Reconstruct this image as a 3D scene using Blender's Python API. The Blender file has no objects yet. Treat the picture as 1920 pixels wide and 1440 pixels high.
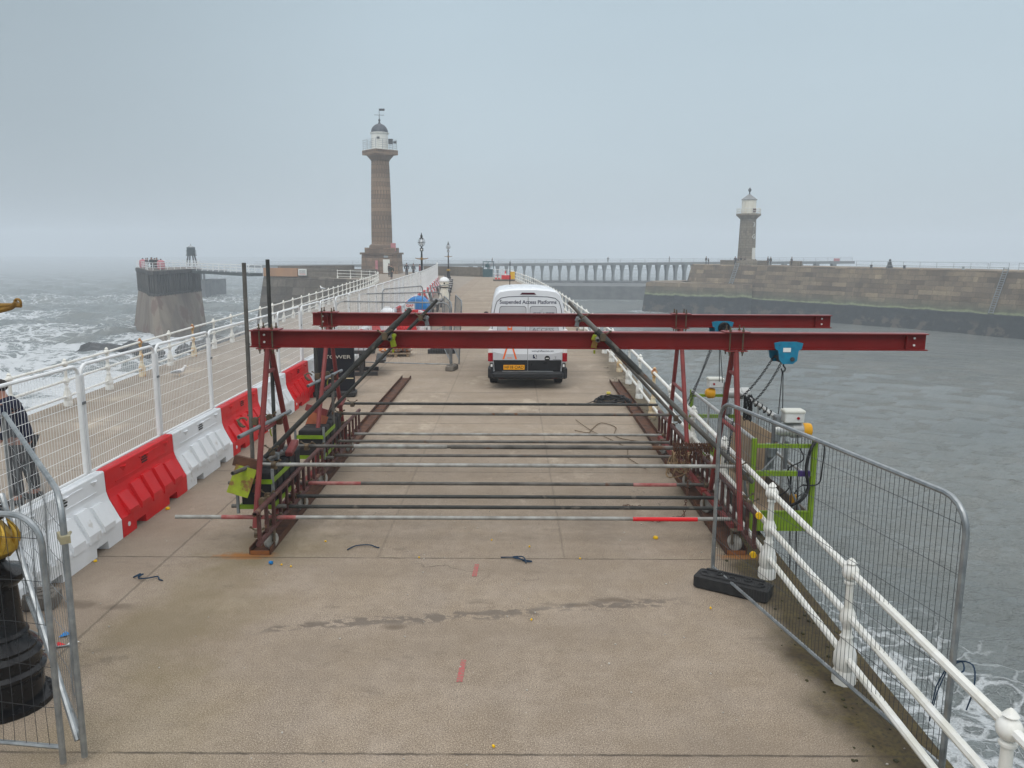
import bpy, math, random
import numpy as np
from mathutils import Vector, Matrix, Euler
random.seed(7); rng = np.random.default_rng(5)
R = math.radians; PI = math.pi
SC = bpy.context.scene; COL = SC.collection
H = 3.53; SL = 0.0; SEA = -9.0
def dk(y): return 0.0                         # the pier deck is level

# ------------------------------------------------------------------ camera, sky, sun, exposure
cd = bpy.data.cameras.new("camera"); cam = bpy.data.objects.new("camera", cd); COL.objects.link(cam)
cd.sensor_width = 36; cd.lens = 27.75; cd.clip_start = 0.05; cd.clip_end = 6000
cam.matrix_world = Matrix.Translation((0, 0, H)) @ Matrix.Rotation(R(90 - 9.59), 4, 'X') @ Matrix.Rotation(R(0.3), 4, 'Z')
SC.camera = cam
SUN_EL, SUN_ROT = R(52), R(200)
W = bpy.data.worlds.new("World"); SC.world = W; W.use_nodes = True
nt = W.node_tree; nt.nodes.clear()
out = nt.nodes.new('ShaderNodeOutputWorld'); bg = nt.nodes.new('ShaderNodeBackground')
sky = nt.nodes.new('ShaderNodeTexSky'); sky.sky_type = 'NISHITA'; sky.sun_disc = False
sky.sun_elevation = SUN_EL; sky.sun_rotation = SUN_ROT; sky.air_density = 1.0; sky.dust_density = 6; sky.ozone_density = 1
hs = nt.nodes.new('ShaderNodeHueSaturation'); hs.inputs['Saturation'].default_value = 0.35
tc = nt.nodes.new('ShaderNodeTexCoord'); sp = nt.nodes.new('ShaderNodeSeparateXYZ'); rp = nt.nodes.new('ShaderNodeValToRGB')
rp.color_ramp.elements[0].position = 0.0; rp.color_ramp.elements[0].color = (6.7, 7.7, 8.3, 1)
rp.color_ramp.elements[1].position = 1.0; rp.color_ramp.elements[1].color = (20.5, 20.8, 21.2, 1)
e = rp.color_ramp.elements.new(0.12); e.color = (6.1, 7.4, 8.2, 1)
e = rp.color_ramp.elements.new(0.33); e.color = (5.7, 7.2, 8.2, 1)
e = rp.color_ramp.elements.new(0.5); e.color = (13.5, 14.2, 14.8, 1)
nz = nt.nodes.new('ShaderNodeTexNoise'); nz.inputs['Scale'].default_value = 1.6; nz.inputs['Detail'].default_value = 4
mp = nt.nodes.new('ShaderNodeMapping'); mp.inputs['Scale'].default_value = (1, 1, 3.5)
mr = nt.nodes.new('ShaderNodeMapRange'); mr.inputs[1].default_value = .3; mr.inputs[2].default_value = .7; mr.inputs[3].default_value = .97; mr.inputs[4].default_value = 1.03
vm = nt.nodes.new('ShaderNodeVectorMath'); vm.operation = 'SCALE'
mx = nt.nodes.new('ShaderNodeMix'); mx.data_type = 'RGBA'; mx.inputs[0].default_value = 0.85
L = nt.links.new
L(tc.outputs['Generated'], sp.inputs[0]); L(sp.outputs['Z'], rp.inputs[0]); L(tc.outputs['Generated'], mp.inputs[0]); L(mp.outputs[0], nz.inputs[0])
L(nz.outputs[0], mr.inputs[0]); L(rp.outputs[0], vm.inputs[0]); xr_ = nt.nodes.new('ShaderNodeMapRange'); xr_.interpolation_type = 'SMOOTHSTEP'; xr_.inputs[1].default_value = -.62; xr_.inputs[2].default_value = -.02; xr_.inputs[3].default_value = .68; xr_.inputs[4].default_value = 1.0
L(sp.outputs['X'], xr_.inputs[0]); mm_ = nt.nodes.new('ShaderNodeMath'); mm_.operation = 'MULTIPLY'; L(mr.outputs[0], mm_.inputs[0]); L(xr_.outputs[0], mm_.inputs[1])
L(mm_.outputs[0], vm.inputs['Scale'])
L(sky.outputs[0], hs.inputs['Color']); L(hs.outputs[0], mx.inputs[6]); L(vm.outputs[0], mx.inputs[7])
L(mx.outputs[2], bg.inputs[0]); bg.inputs[1].default_value = 0.09; L(bg.outputs[0], out.inputs[0])
sd = bpy.data.lights.new("sun", 'SUN'); sd.energy = 0.8; sd.angle = R(25); sd.color = (1, .96, .9)
so = bpy.data.objects.new("sun", sd); COL.objects.link(so); so.rotation_euler = (R(38), 0, R(-20)); so.location = (0, 0, 60)
SC.view_settings.view_transform = 'Standard'; SC.view_settings.look = 'None'; SC.view_settings.gamma = 1
SC.view_settings.use_curve_mapping = False; SC.view_settings.exposure = 0.0
SC.cycles.volume_bounces = 1; SC.cycles.max_bounces = 6; SC.cycles.transparent_max_bounces = 8

# ------------------------------------------------------------------ material helpers
class NT:
    def __init__(s, name):
        s.m = bpy.data.materials.new(name); s.m.use_nodes = True; s.t = s.m.node_tree; s.b = s.t.nodes['Principled BSDF']
        s.tc = s.t.nodes.new('ShaderNodeTexCoord'); s.P = s.tc.outputs['Object']
    def n(s, ty, ins=None, **kw):
        nd = s.t.nodes.new('ShaderNode' + ty)
        for k, v in kw.items(): setattr(nd, k, v)
        for k, v in (ins or {}).items():
            if isinstance(v, bpy.types.NodeSocket): s.t.links.new(v, nd.inputs[k])
            else: nd.inputs[k].default_value = v
        return nd
    def noise(s, scale, detail=4, vec=None, rough=.55, dist=0): return s.n('TexNoise', {'Vector': vec or s.P, 'Scale': scale, 'Detail': detail, 'Roughness': rough, 'Distortion': dist}).outputs[0]
    def math(s, op, a, b=0.0, c=0.0, clamp=False): return s.n('Math', {0: a, 1: b, 2: c}, operation=op, use_clamp=clamp).outputs[0]
    def rng(s, v, a, b, c=0., d=1.): return s.n('MapRange', {0: v, 1: a, 2: b, 3: c, 4: d}, clamp=True).outputs[0]
    def mix(s, f, a, b, mode='MIX'):
        nd = s.n('Mix', {}, data_type='RGBA', blend_type=mode)
        for i, v in ((0, f), (6, a), (7, b)):
            if isinstance(v, bpy.types.NodeSocket): s.t.links.new(v, nd.inputs[i])
            else: nd.inputs[i].default_value = v if i == 0 else (*v, 1)[:4]
        return nd.outputs[2]
    def mapv(s, scale=(1, 1, 1), rot=(0, 0, 0), vec=None): return s.n('Mapping', {'Vector': vec or s.P, 'Scale': scale, 'Rotation': rot}).outputs[0]
    def bump(s, h, st=.3, dist=.01): s.t.links.new(s.n('Bump', {'Height': h, 'Strength': st, 'Distance': dist}).outputs[0], s.b.inputs['Normal'])
    def set(s, **kw):
        for k, v in kw.items():
            k = {'color': 'Base Color', 'rough': 'Roughness', 'metal': 'Metallic', 'spec': 'Specular IOR Level'}.get(k, k)
            if isinstance(v, bpy.types.NodeSocket): s.t.links.new(v, s.b.inputs[k])
            else: s.b.inputs[k].default_value = (*v, 1) if k == 'Base Color' else v
        return s.m
def mat(name, c, rough=.6, metal=0., c2=None, scale=3., patch=None, bump=0., bscale=40., lo=.35, hi=.65, spec=.28, streak=False):
    """base colour varied towards c2; patch = (colour, scale, threshold) adds worn or rusty patches"""
    g = NT(name); col = c
    vec = g.mapv((1, 1, .15)) if streak else g.P
    if c2 is not None: col = g.mix(g.rng(g.noise(scale, 6, vec), lo, hi), c, c2)
    if patch:
        f = g.rng(g.noise(patch[1], 5), patch[2], patch[2] + .06); col = g.mix(f, col if c2 is not None else c, patch[0])
    rr = g.rng(g.noise(scale * 2.3, 3), .3, .7, max(rough - .1, .04), min(rough + .1, 1))
    if bump: g.bump(g.noise(bscale, 4), bump, .01)
    return g.set(color=col, rough=rr, metal=metal, spec=spec)

white_paint = mat('white_gloss_paint', (.80, .80, .77), .35, c2=(.68, .67, .60), scale=5, patch=((.38, .20, .07), 2.3, .70))
old_white = mat('weathered_white_paint', (.78, .78, .75), .5, c2=(.66, .64, .56), scale=3, patch=((.40, .19, .05), 3.0, .64))
rusty_white = mat('rust_stained_white_paint', (.72, .66, .50), .6, c2=(.55, .30, .08), scale=4, patch=((.30, .10, .03), 3.5, .55))
fence_white = mat('white_powder_coat', (.80, .81, .81), .4, c2=(.70, .71, .71), scale=2)
galv = mat('galvanised_steel', (.36, .38, .39), .42, .75, c2=(.22, .24, .25), scale=9, bump=.1, bscale=30)
galv_dull = mat('dull_galvanised_steel', (.27, .29, .30), .55, .6, c2=(.17, .18, .185), scale=6)
wire_dark = mat('weathered_fence_wire', (.075, .08, .085), .6, .5, c2=(.05, .052, .055))
scaf = mat('weathered_scaffold_tube', (.17, .16, .145), .6, .35, c2=(.085, .08, .072), scale=3.5, patch=((.14, .075, .045), 4, .62), bump=.25, bscale=60)
scaf_dark = mat('dark_scaffold_tube', (.062, .064, .060), .55, .3, c2=(.035, .035, .033), scale=5, patch=((.12, .11, .095), 5, .62), bump=.2, bscale=60)
scaf_pale = mat('pale_scaffold_tube', (.37, .37, .35), .55, .3, c2=(.22, .21, .19), scale=6, bump=.2, bscale=60)
tube_red = mat('faded_red_tube_paint', (.33, .075, .07), .6, c2=(.42, .20, .18), scale=8, patch=((.2, .17, .15), 9, .62))
coupler_m = mat('rusty_coupler_steel', (.10, .085, .065), .6, .5, c2=(.16, .11, .06), scale=20)
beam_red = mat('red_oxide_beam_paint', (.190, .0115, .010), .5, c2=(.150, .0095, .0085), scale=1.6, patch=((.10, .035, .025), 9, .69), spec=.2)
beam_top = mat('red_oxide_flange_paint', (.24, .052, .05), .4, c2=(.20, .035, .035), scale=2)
leg_red = mat('worn_red_leg_paint', (.215, .036, .032), .5, c2=(.15, .028, .026), scale=4, patch=((.12, .06, .045), 9, .66))
frame_brown = mat('rusty_brown_frame_paint', (.095, .034, .028), .6, c2=(.065, .03, .026), scale=5, patch=((.16, .085, .05), 8, .6))
rust = mat('rusty_steel', (.13, .055, .028), .8, .1, c2=(.055, .03, .022), scale=5, bump=.3, bscale=50)
rust_bright = mat('bright_rust', (.30, .11, .03), .85, c2=(.14, .055, .028), scale=6)
rust_plate = mat('orange_rusted_plate', (.27, .075, .028), .7, c2=(.17, .05, .025), scale=5)
lime = mat('lime_green_paint', (.19, .31, .010), .5, c2=(.13, .21, .012), scale=5, patch=((.15, .13, .05), 8, .68))
lime_worn = mat('worn_lime_green_paint', (.25, .32, .008), .6, c2=(.19, .21, .012), scale=9, patch=((.17, .09, .02), 7, .52))
black_iron = mat('black_gloss_paint', (.004, .004, .005), .22, c2=(.008, .008, .009), scale=8, bump=.12, bscale=25, spec=.3)
black_pl = mat('black_rubber_plastic', (.016, .017, .019), .6, c2=(.03, .03, .03), scale=8, bump=.3, bscale=60)
black_w = mat('matt_black_weight', (.012, .012, .013), .7, c2=(.022, .02, .02), scale=6)
gold = mat('gold_paint', (.42, .27, .035), .35, .4, c2=(.28, .16, .02), scale=14, bump=.3, bscale=25)
bar_white = mat('white_polythene', (.80, .82, .84), .42, c2=(.70, .72, .73), scale=2.2, patch=((.58, .57, .54), 3.5, .63), bump=.05, bscale=60)
bar_red = mat('red_polythene', (.68, .009, .013), .42, c2=(.58, .011, .015), scale=2.2, patch=((.46, .06, .055), 4.5, .66), bump=.05, bscale=60)
blue_hoist = mat('blue_cast_housing', (.012, .22, .36), .4, c2=(.015, .16, .27), scale=14, patch=((.03, .05, .06), 14, .66))
yellow_p = mat('yellow_motor_cover', (.72, .36, .01), .4, c2=(.62, .30, .01), scale=5)
grey_box = mat('pale_grey_plastic', (.66, .67, .65), .45, c2=(.54, .55, .52), scale=5)
alu = mat('dull_aluminium', (.50, .51, .50), .45, .5, c2=(.36, .36, .35), scale=10)
wood = mat('weathered_plywood', (.33, .24, .15), .8, c2=(.23, .165, .105), scale=3, bump=.2)
wood_grey = mat('grey_timber', (.20, .18, .155), .85, c2=(.12, .105, .09), scale=4, bump=.3, bscale=20)
rope_blue = mat('blue_rope', (.012, .035, .07), .8)
cable = mat('black_cable', (.012, .012, .013), .5)
chain_m = mat('dark_chain_steel', (.03, .03, .032), .45, .6)
chain_rust = mat('rusty_chain', (.075, .035, .025), .8, c2=(.12, .055, .03), scale=30)
yellow_cap = mat('yellow_plastic_cap', (.80, .48, .005), .4)
blue_pl = mat('bright_blue_plastic', (.006, .19, .50), .4, c2=(.008, .15, .42), scale=3)
van_paint = mat('white_van_paint', (.74, .76, .79), .22, c2=(.70, .72, .75), scale=1.5)
van_silver = mat('silver_window_film', (.52, .53, .555), .35, .1, c2=(.48, .49, .51), scale=2)
van_dark = mat('dark_grey_body_film', (.010, .011, .013), .35)
van_plast = mat('dark_bumper_plastic', (.016, .017, .019), .55)
seam_m = mat('dark_door_seam', (.02, .02, .022), .7)
rubber = mat('tyre_rubber', (.012, .012, .012), .85)
lens_red = mat('red_lamp_lens', (.30, .004, .012), .15)
lens_dark = mat('dark_red_lamp_lens', (.07, .006, .018), .2)
lens_clear = mat('clear_lamp_lens', (.72, .70, .68), .15)
plate_y = mat('yellow_number_plate', (.85, .36, .005), .4)
ink = mat('dark_navy_lettering', (.006, .010, .045), .5)
ink_grey = mat('grey_lettering', (.11, .115, .12), .5)
ink_blk = mat('black_lettering', (.01, .01, .01), .5)
ink_or = mat('orange_vinyl', (.85, .16, .03), .4)
ink_white = mat('white_lettering', (.75, .75, .72), .5)
ink_red = mat('red_lettering', (.6, .01, .02), .5)
bench_dk = mat('dark_recycled_plastic', (.035, .034, .036), .6, c2=(.06, .058, .056), scale=5)
slate_top = mat('pale_worn_slats', (.26, .25, .25), .6, c2=(.17, .165, .165), scale=5)
roof_lead = mat('lead_dome', (.055, .065, .08), .5, .3, c2=(.09, .10, .115), scale=3, streak=True)
cream = mat('cream_paint', (.78, .75, .66), .6, c2=(.70, .66, .55), scale=2, streak=True)
white_wall = mat('aged_white_wall', (.76, .76, .72), .6, c2=(.66, .66, .61), scale=1.5, streak=True)
iron_grey = mat('dark_ironwork', (.05, .055, .06), .6, .2)
rail_far = mat('grey_handrail', (.33, .36, .38), .6, .2)
teal = mat('dull_teal_paint', (.05, .12, .14), .6, c2=(.04, .09, .105))
pink_m = mat('faded_pink_sign', (.50, .20, .22), .6, c2=(.42, .16, .18))
gull_w = mat('white_feathers', (.75, .75, .74), .8); gull_g = mat('grey_feathers', (.28, .30, .32), .8); bill_y = mat('yellow_bill', (.7, .4, .02), .5)
spray_red = mat('red_spray_paint', (.42, .095, .10), .85, c2=(.26, .16, .125), scale=38, lo=.40, hi=.58)
timber_dark = mat('weed_blackened_timber', (.080, .076, .068), .9, c2=(.022, .023, .023), scale=1.2, streak=True, bump=.4, bscale=6)
conc_grey = mat('grey_sea_concrete', (.16, .165, .165), .85, c2=(.105, .11, .112), scale=.5, bump=.3, bscale=3)
rock_m = mat('wet_dark_rock', (.035, .038, .04), .5, c2=(.06, .062, .062), scale=1.5, bump=.5, bscale=4)

# ------------------------------------------------------------------ mesh builder
class MB:
    def __init__(s): s.v = []; s.f = []; s.mi = []; s.uv = {}
    def add(s, vs, fs, mi=0):
        o = len(s.v); s.v += [tuple(p) for p in vs]
        for f in fs: s.f.append([i + o for i in f]); s.mi.append(mi)
        return s
    def box(s, c, d, rot=None, mi=0, taper=(1, 1)):
        x, y, z = d[0] / 2, d[1] / 2, d[2] / 2; tx, ty = taper
        vs = [Vector((sx * x * (tx if sz > 0 else 1), sy * y * (ty if sz > 0 else 1), sz * z)) for sz in (-1, 1) for sy in (-1, 1) for sx in (-1, 1)]
        if rot is not None:
            m = Euler(rot).to_matrix() if not isinstance(rot, Matrix) else rot
            vs = [m @ v for v in vs]
        return s.add([v + Vector(c) for v in vs], [(0, 2, 3, 1), (4, 5, 7, 6), (0, 1, 5, 4), (2, 6, 7, 3), (0, 4, 6, 2), (1, 3, 7, 5)], mi)
    def bbox(s, c, d, b=.01, rot=None, mi=0):      # box with chamfered vertical and top edges (three stacked loops)
        x, y, z = d[0] / 2, d[1] / 2, d[2] / 2; b = min(b, x * .9, y * .9, z * .9)
        def loop(ix, iy, zz): 
            X, Y = x - ix, y - iy
            return [(X - b, -Y, zz), (X, -Y + b, zz), (X, Y - b, zz), (X - b, Y, zz), (-X + b, Y, zz), (-X, Y - b, zz), (-X, -Y + b, zz), (-X + b, -Y, zz)]
        vs = loop(b, b, -z) + loop(0, 0, -z + b) + loop(0, 0, z - b) + loop(b, b, z)
        fs = [list(range(7, -1, -1)), list(range(24, 32))]
        for k in range(3):
            for i in range(8): j = (i + 1) % 8; fs.append((k * 8 + i, k * 8 + j, k * 8 + 8 + j, k * 8 + 8 + i))
        m = Euler(rot).to_matrix() if rot is not None else Matrix.Identity(3)
        return s.add([m @ Vector(v) + Vector(c) for v in vs], fs, mi)
    def tube(s, a, b, r, n=8, r2=None, mi=0, cap=True):
        a, b = Vector(a), Vector(b); d = (b - a)
        if d.length < 1e-6: return s
        d.normalize(); r2 = r if r2 is None else r2
        u = d.cross(Vector((0, 0, 1))); u = u.normalized() if u.length > .01 else Vector((1, 0, 0)); w = d.cross(u)
        vs = [a + (u * math.cos(2 * PI * i / n) + w * math.sin(2 * PI * i / n)) * r for i in range(n)] + [b + (u * math.cos(2 * PI * i / n) + w * math.sin(2 * PI * i / n)) * r2 for i in range(n)]
        fs = [(i, (i + 1) % n, n + (i + 1) % n, n + i) for i in range(n)]
        if cap: fs += [list(range(n - 1, -1, -1)), list(range(n, 2 * n))]
        return s.add(vs, fs, mi)
    def pipe(s, a, b, r, n=12, wall=.006, mi=0):   # open tube with a visible dark bore
        a, b = Vector(a), Vector(b); s.tube(a, b, r, n, mi=mi, cap=False)
        d = (b - a).normalized(); u = d.cross(Vector((0, 0, 1))); u = u.normalized() if u.length > .01 else Vector((1, 0, 0)); w = d.cross(u)
        for e, q in ((a, 1), (b, -1)):
            ring = lambda rr, off: [e + d * off * q + (u * math.cos(2 * PI * i / n) + w * math.sin(2 * PI * i / n)) * rr for i in range(n)]
            vs = ring(r, 0) + ring(r - wall, 0) + ring(r - wall, .12)
            fs = [(i, (i + 1) % n, n + (i + 1) % n, n + i) for i in range(n)] + [(n + i, n + (i + 1) % n, 2 * n + (i + 1) % n, 2 * n + i) for i in range(n)] + [list(range(2 * n, 3 * n))]
            s.add(vs, fs, mi)
        return s
    def sweep(s, pts, r, n=6, mi=0, closed=False):
        pts = [Vector(p) for p in pts]; N = len(pts); rr = r if isinstance(r, (list, tuple)) else [r] * N; vs = []; pu = None
        for i, p in enumerate(pts):
            if closed: t = (pts[(i + 1) % N] - pts[i - 1]).normalized()
            else: t = (pts[min(i + 1, N - 1)] - pts[max(i - 1, 0)]).normalized()
            if pu is None:
                u = t.cross(Vector((0, 0, 1))); u = u if u.length > .05 else t.cross(Vector((1, 0, 0)))
            else: u = pu - t * pu.dot(t)
            u.normalize(); pu = u; w = t.cross(u)
            vs += [p + (u * math.cos(2 * PI * k / n) + w * math.sin(2 * PI * k / n)) * rr[i] for k in range(n)]
        fs = []
        for i in range(N if closed else N - 1):
            j = (i + 1) % N
            for k in range(n): fs.append((i * n + k, i * n + (k + 1) % n, j * n + (k + 1) % n, j * n + k))
        if not closed: fs += [list(range(n - 1, -1, -1)), list(range((N - 1) * n, N * n))]
        return s.add(vs, fs, mi)
    def lathe(s, prof, c=(0, 0, 0), n=16, mi=0, ax='Z', flute=0):
        c = Vector(c); vs = []
        for r, z in prof:
            for i in range(n):
                a = 2 * PI * (i + .5) / n; q = r * (1 - flute * (i % 2))
                p = Vector((q * math.cos(a), q * math.sin(a), z))
                if ax == 'X': p = Vector((z, q * math.cos(a), q * math.sin(a)))
                if ax == 'Y': p = Vector((q * math.cos(a), z, q * math.sin(a)))
                vs.append(c + p)
        m = len(prof); fs = [(k * n + i, k * n + (i + 1) % n, (k + 1) * n + (i + 1) % n, (k + 1) * n + i) for k in range(m - 1) for i in range(n)]
        fs += [list(range(n - 1, -1, -1)), list(range((m - 1) * n, m * n))]
        return s.add(vs, fs, mi)
    def ball(s, c, r, n=12, m=7, sq=(1, 1, 1), mi=0):
        c = Vector(c); vs = []
        for k in range(m + 1):
            t = PI * k / m
            for i in range(n):
                a = 2 * PI * i / n; vs.append(c + Vector((math.sin(t) * math.cos(a) * sq[0], math.sin(t) * math.sin(a) * sq[1], -math.cos(t) * sq[2])) * r)
        return s.add(vs, [(k * n + i, k * n + (i + 1) % n, (k + 1) * n + (i + 1) % n, (k + 1) * n + i) for k in range(m) for i in range(n)], mi)
    def prism(s, poly, z0, z1, mi=0, inset=0.):     # plan polygon extruded; inset shrinks the top about the centroid
        n = len(poly); cx = sum(p[0] for p in poly) / n; cy = sum(p[1] for p in poly) / n
        top = [(cx + (p[0] - cx) * (1 - inset), cy + (p[1] - cy) * (1 - inset)) for p in poly]
        return s.add([(p[0], p[1], z0) for p in poly] + [(p[0], p[1], z1) for p in top], [(i, (i + 1) % n, n + (i + 1) % n, n + i) for i in range(n)] + [list(range(n - 1, -1, -1)), list(range(n, 2 * n))], mi)
    def sheet(s, poly, o, u, v, t=.004, mi=0):       # polygon in the plane (u,v) at o, with thickness t along u x v
        o, u, v = Vector(o), Vector(u), Vector(v); w = u.cross(v).normalized() * t; n = len(poly)
        a = [o + u * p[0] + v * p[1] for p in poly]
        return s.add(a + [p + w for p in a], [list(range(n - 1, -1, -1)), list(range(n, 2 * n))] + [(i, (i + 1) % n, n + (i + 1) % n, n + i) for i in range(n)], mi)
    def build(s, name, m, parent=None, smooth=False, world=False, auto=40):
        me = bpy.data.meshes.new(name); vs = s.v
        if world and parent is not None:
            w = parent_loc(parent); vs = [(x - w[0], y - w[1], z - w[2]) for x, y, z in vs]
        me.from_pydata(vs, [], s.f); me.validate()
        for k in (m if isinstance(m, (list, tuple)) else [m]): me.materials.append(k)
        if len(me.polygons) == len(s.mi): me.polygons.foreach_set('material_index', s.mi)
        if smooth:
            me.polygons.foreach_set('use_smooth', [True] * len(me.polygons)); me.set_sharp_from_angle(angle=R(auto))
        o = bpy.data.objects.new(name, me); COL.objects.link(o)
        if parent is not None: o.parent = parent
        return o
def parent_loc(p):
    v = Vector((0, 0, 0))
    while p is not None: v += p.location; p = p.parent
    return v
def tag(o, label=None, cat=None, group=None, kind=None):
    if label: o['label'] = label
    if cat: o['category'] = cat
    if group: o['group'] = group
    if kind: o['kind'] = kind
    return o
def thing(name, label, cat, loc=(0, 0, 0), rz=0, group=None):
    o = bpy.data.objects.new(name, None); COL.objects.link(o); o.location = loc; o.rotation_euler = (0, 0, rz); o.empty_display_size = .2
    return tag(o, label, cat, group)
def kids(o): return [c for c in COL.objects if c.parent == o]
def dup(root, loc, rz=0, label=None, group=None, swap=None, scale=None):
    def cp(o, par):
        c = o.copy(); COL.objects.link(c); c.parent = par
        if swap and c.type == 'MESH' and o.data.name in swap: c.data = swap[o.data.name]
        for k in KID.get(o.name, []) if o.name in KID else kids(o): cp(k, c)
        return c
    r = cp(root, None); r.location = loc; r.rotation_euler = (0, 0, rz)
    if scale: r.scale = scale
    if label: r['label'] = label
    if group: r['group'] = group
    return r
KID = {}
def cache(root):
    KID[root.name] = kids(root)
    for k in KID[root.name]: cache(k)
def text_mb(txt, size, o, u, v, depth=.002, align='CENTER', width=None, offset=0.):
    cu = bpy.data.curves.new('t', 'FONT'); cu.body = txt; cu.size = 1; cu.align_x = align; cu.align_y = 'CENTER'; cu.offset = offset; cu.resolution_u = 3
    ob = bpy.data.objects.new('t', cu); COL.objects.link(ob)
    bpy.context.view_layer.update(); dg = bpy.context.evaluated_depsgraph_get()
    me = bpy.data.meshes.new_from_object(ob.evaluated_get(dg)); bpy.data.objects.remove(ob)
    o, u, v = Vector(o), Vector(u).normalized(), Vector(v).normalized(); w = u.cross(v)
    xs = [p.co.x for p in me.vertices]; wd = max(xs) - min(xs); sx = size if width is None else width / wd
    m = MB(); m.add([o + u * p.co.x * sx + v * p.co.y * size + w * depth for p in me.vertices], [list(p.vertices) for p in me.polygons]); return m
def skinned(joints, edges, name, m, parent, sub=2, root=0, loc=None):
    """continuous body surface grown on a skeleton: joints = [(x,y,z,rx,ry)]"""
    me = bpy.data.meshes.new(name + '_rig'); me.from_pydata([j[:3] for j in joints], edges, [])
    ob = bpy.data.objects.new(name, me); COL.objects.link(ob)
    sk = ob.modifiers.new('s', 'SKIN'); sk.use_smooth_shade = True
    for i, d in enumerate(me.skin_vertices[0].data): d.radius = (joints[i][3], joints[i][4]); d.use_root = (i == root)
    sb = ob.modifiers.new('b', 'SUBSURF'); sb.levels = sb.render_levels = sub
    bpy.context.view_layer.update(); dg = bpy.context.evaluated_depsgraph_get()
    nm = bpy.data.meshes.new_from_object(ob.evaluated_get(dg)); bpy.data.objects.remove(ob)
    nm.name = name; nm.materials.clear(); nm.materials.append(m); nm.polygons.foreach_set('use_smooth', [True] * len(nm.polygons)); nm.polygons.foreach_set('material_index', [0] * len(nm.polygons))
    o = bpy.data.objects.new(name, nm); COL.objects.link(o); o.parent = parent
    if loc: o.location = loc
    return o
def lerp(a, b, t): return a + (b - a) * t
def along(poly, s):                                # point at distance s on a plan polyline
    for i in range(len(poly) - 1):
        a, b = Vector(poly[i]), Vector(poly[i + 1]); d = (b - a).length
        if s <= d or i == len(poly) - 2: t = s / d; p = a + (b - a) * t; return p, (b - a).normalized()
        s -= d
def plen(poly): return sum((Vector(poly[i + 1]) - Vector(poly[i])).length for i in range(len(poly) - 1))
def smooth_poly(poly, n=6):
    P = [Vector(p) for p in poly]; o = []
    for i in range(len(P) - 1):
        a, b, c, d = P[max(i - 1, 0)], P[i], P[i + 1], P[min(i + 2, len(P) - 1)]
        for k in range(n):
            t = k / n; o.append(tuple(.5 * ((2 * b) + (c - a) * t + (2 * a - 5 * b + 4 * c - d) * t * t + (3 * b - a - 3 * c + d) * t ** 3)))
    return o + [tuple(P[-1])]

# ------------------------------------------------------------------ stone material (UV: u along wall, v = height)
def stone(name, c1, c2, c3, bw=1.6, bh=.55, weed=None, mortar=.03, kv=.85):
    g = NT(name); uv = g.tc.outputs['UV']; wv = g.n('VectorMath', {0: uv, 1: g.n('VectorMath', {0: g.n('TexNoise', {'Vector': uv, 'Scale': .6, 'Detail': 2}).outputs['Color'], 'Scale': .22}, operation='SCALE').outputs[0]}, operation='ADD').outputs[0]
    br = g.n('TexBrick', {'Vector': wv, 'Color1': (*c1, 1), 'Color2': (*c2, 1), 'Mortar': (c2[0] * .42, c2[1] * .42, c2[2] * .42, 1), 'Scale': 1., 'Mortar Size': mortar, 'Mortar Smooth': .6, 'Brick Width': bw, 'Row Height': bh, 'Bias': 0.}, offset=.43, squash=.75, squash_frequency=3)
    col = g.mix(g.rng(g.noise(.45, 5, uv), .45, .75, 0, .7), br.outputs[0], c3)
    col = g.mix(g.rng(g.noise(3.5, 6, uv), .45, .8, 0, .5), col, (c2[0] * .5, c2[1] * .5, c2[2] * .5))
    br2 = g.n('TexBrick', {'Vector': wv, 'Color1': (1, 1, 1, 1), 'Color2': (.42, .40, .38, 1), 'Mortar': (.8, .8, .8, 1), 'Scale': 1., 'Mortar Size': 0., 'Brick Width': bw * .73, 'Row Height': bh}, offset=.3)
    col = g.mix(kv, col, br2.outputs[0], 'MULTIPLY')
    if weed:                                       # tidal bands: list of (height, width, colour)
        v = g.n('SeparateXYZ', {0: uv}).outputs[1]; vn = g.math('ADD', v, g.math('MULTIPLY', g.math('SUBTRACT', g.noise(.35, 5, uv), .5), weed[0][3] if len(weed[0]) > 3 else 2.2))
        for w in weed: col = g.mix(g.rng(vn, w[0] + w[1], w[0] - w[1], 0, 1), col, g.mix(g.rng(g.noise(.8, 6, uv), .3, .7), w[2], tuple(k * 1.9 for k in w[2])))
        col = g.mix(g.math('MULTIPLY', g.rng(v, -6.4, -7.6), g.rng(g.noise(.55, 5, uv), .52, .58, 0, .8)), col, (.12, .105, .082))
    st = g.noise(1.2, 4, g.mapv((1, .12, 1), vec=uv)); col = g.mix(g.rng(st, .5, .75, 0, .35), col, (.05, .05, .045))
    g.bump(g.math('ADD', g.math('MULTIPLY', br.outputs[1], -.7), g.noise(3, 6, uv)), .8, .12)
    return g.set(color=col, rough=.88)
st_east = stone('east_pier_masonry', (.37, .28, .18), (.19, .142, .094), (.14, .115, .082), 3.0, .85, [(-4.0, .7, (.085, .085, .055), 1.2), (-4.9, .12, (.16, .18, .10), 1.3), (-5.3, .12, (.020, .024, .026), 1.6)])
st_west = stone('west_pier_masonry', (.20, .175, .14), (.155, .135, .11), (.115, .10, .082), 2.4, 1.0, [(-4.5, .8, (.05, .05, .045))])
st_lh = stone('lighthouse_sandstone', (.30, .205, .135), (.19, .13, .09), (.18, .14, .105), 1.3, .62, kv=.42)
st_elh = stone('east_lighthouse_stone', (.28, .235, .17), (.215, .178, .13), (.16, .138, .105), 1.2, .5, kv=.25)
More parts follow.
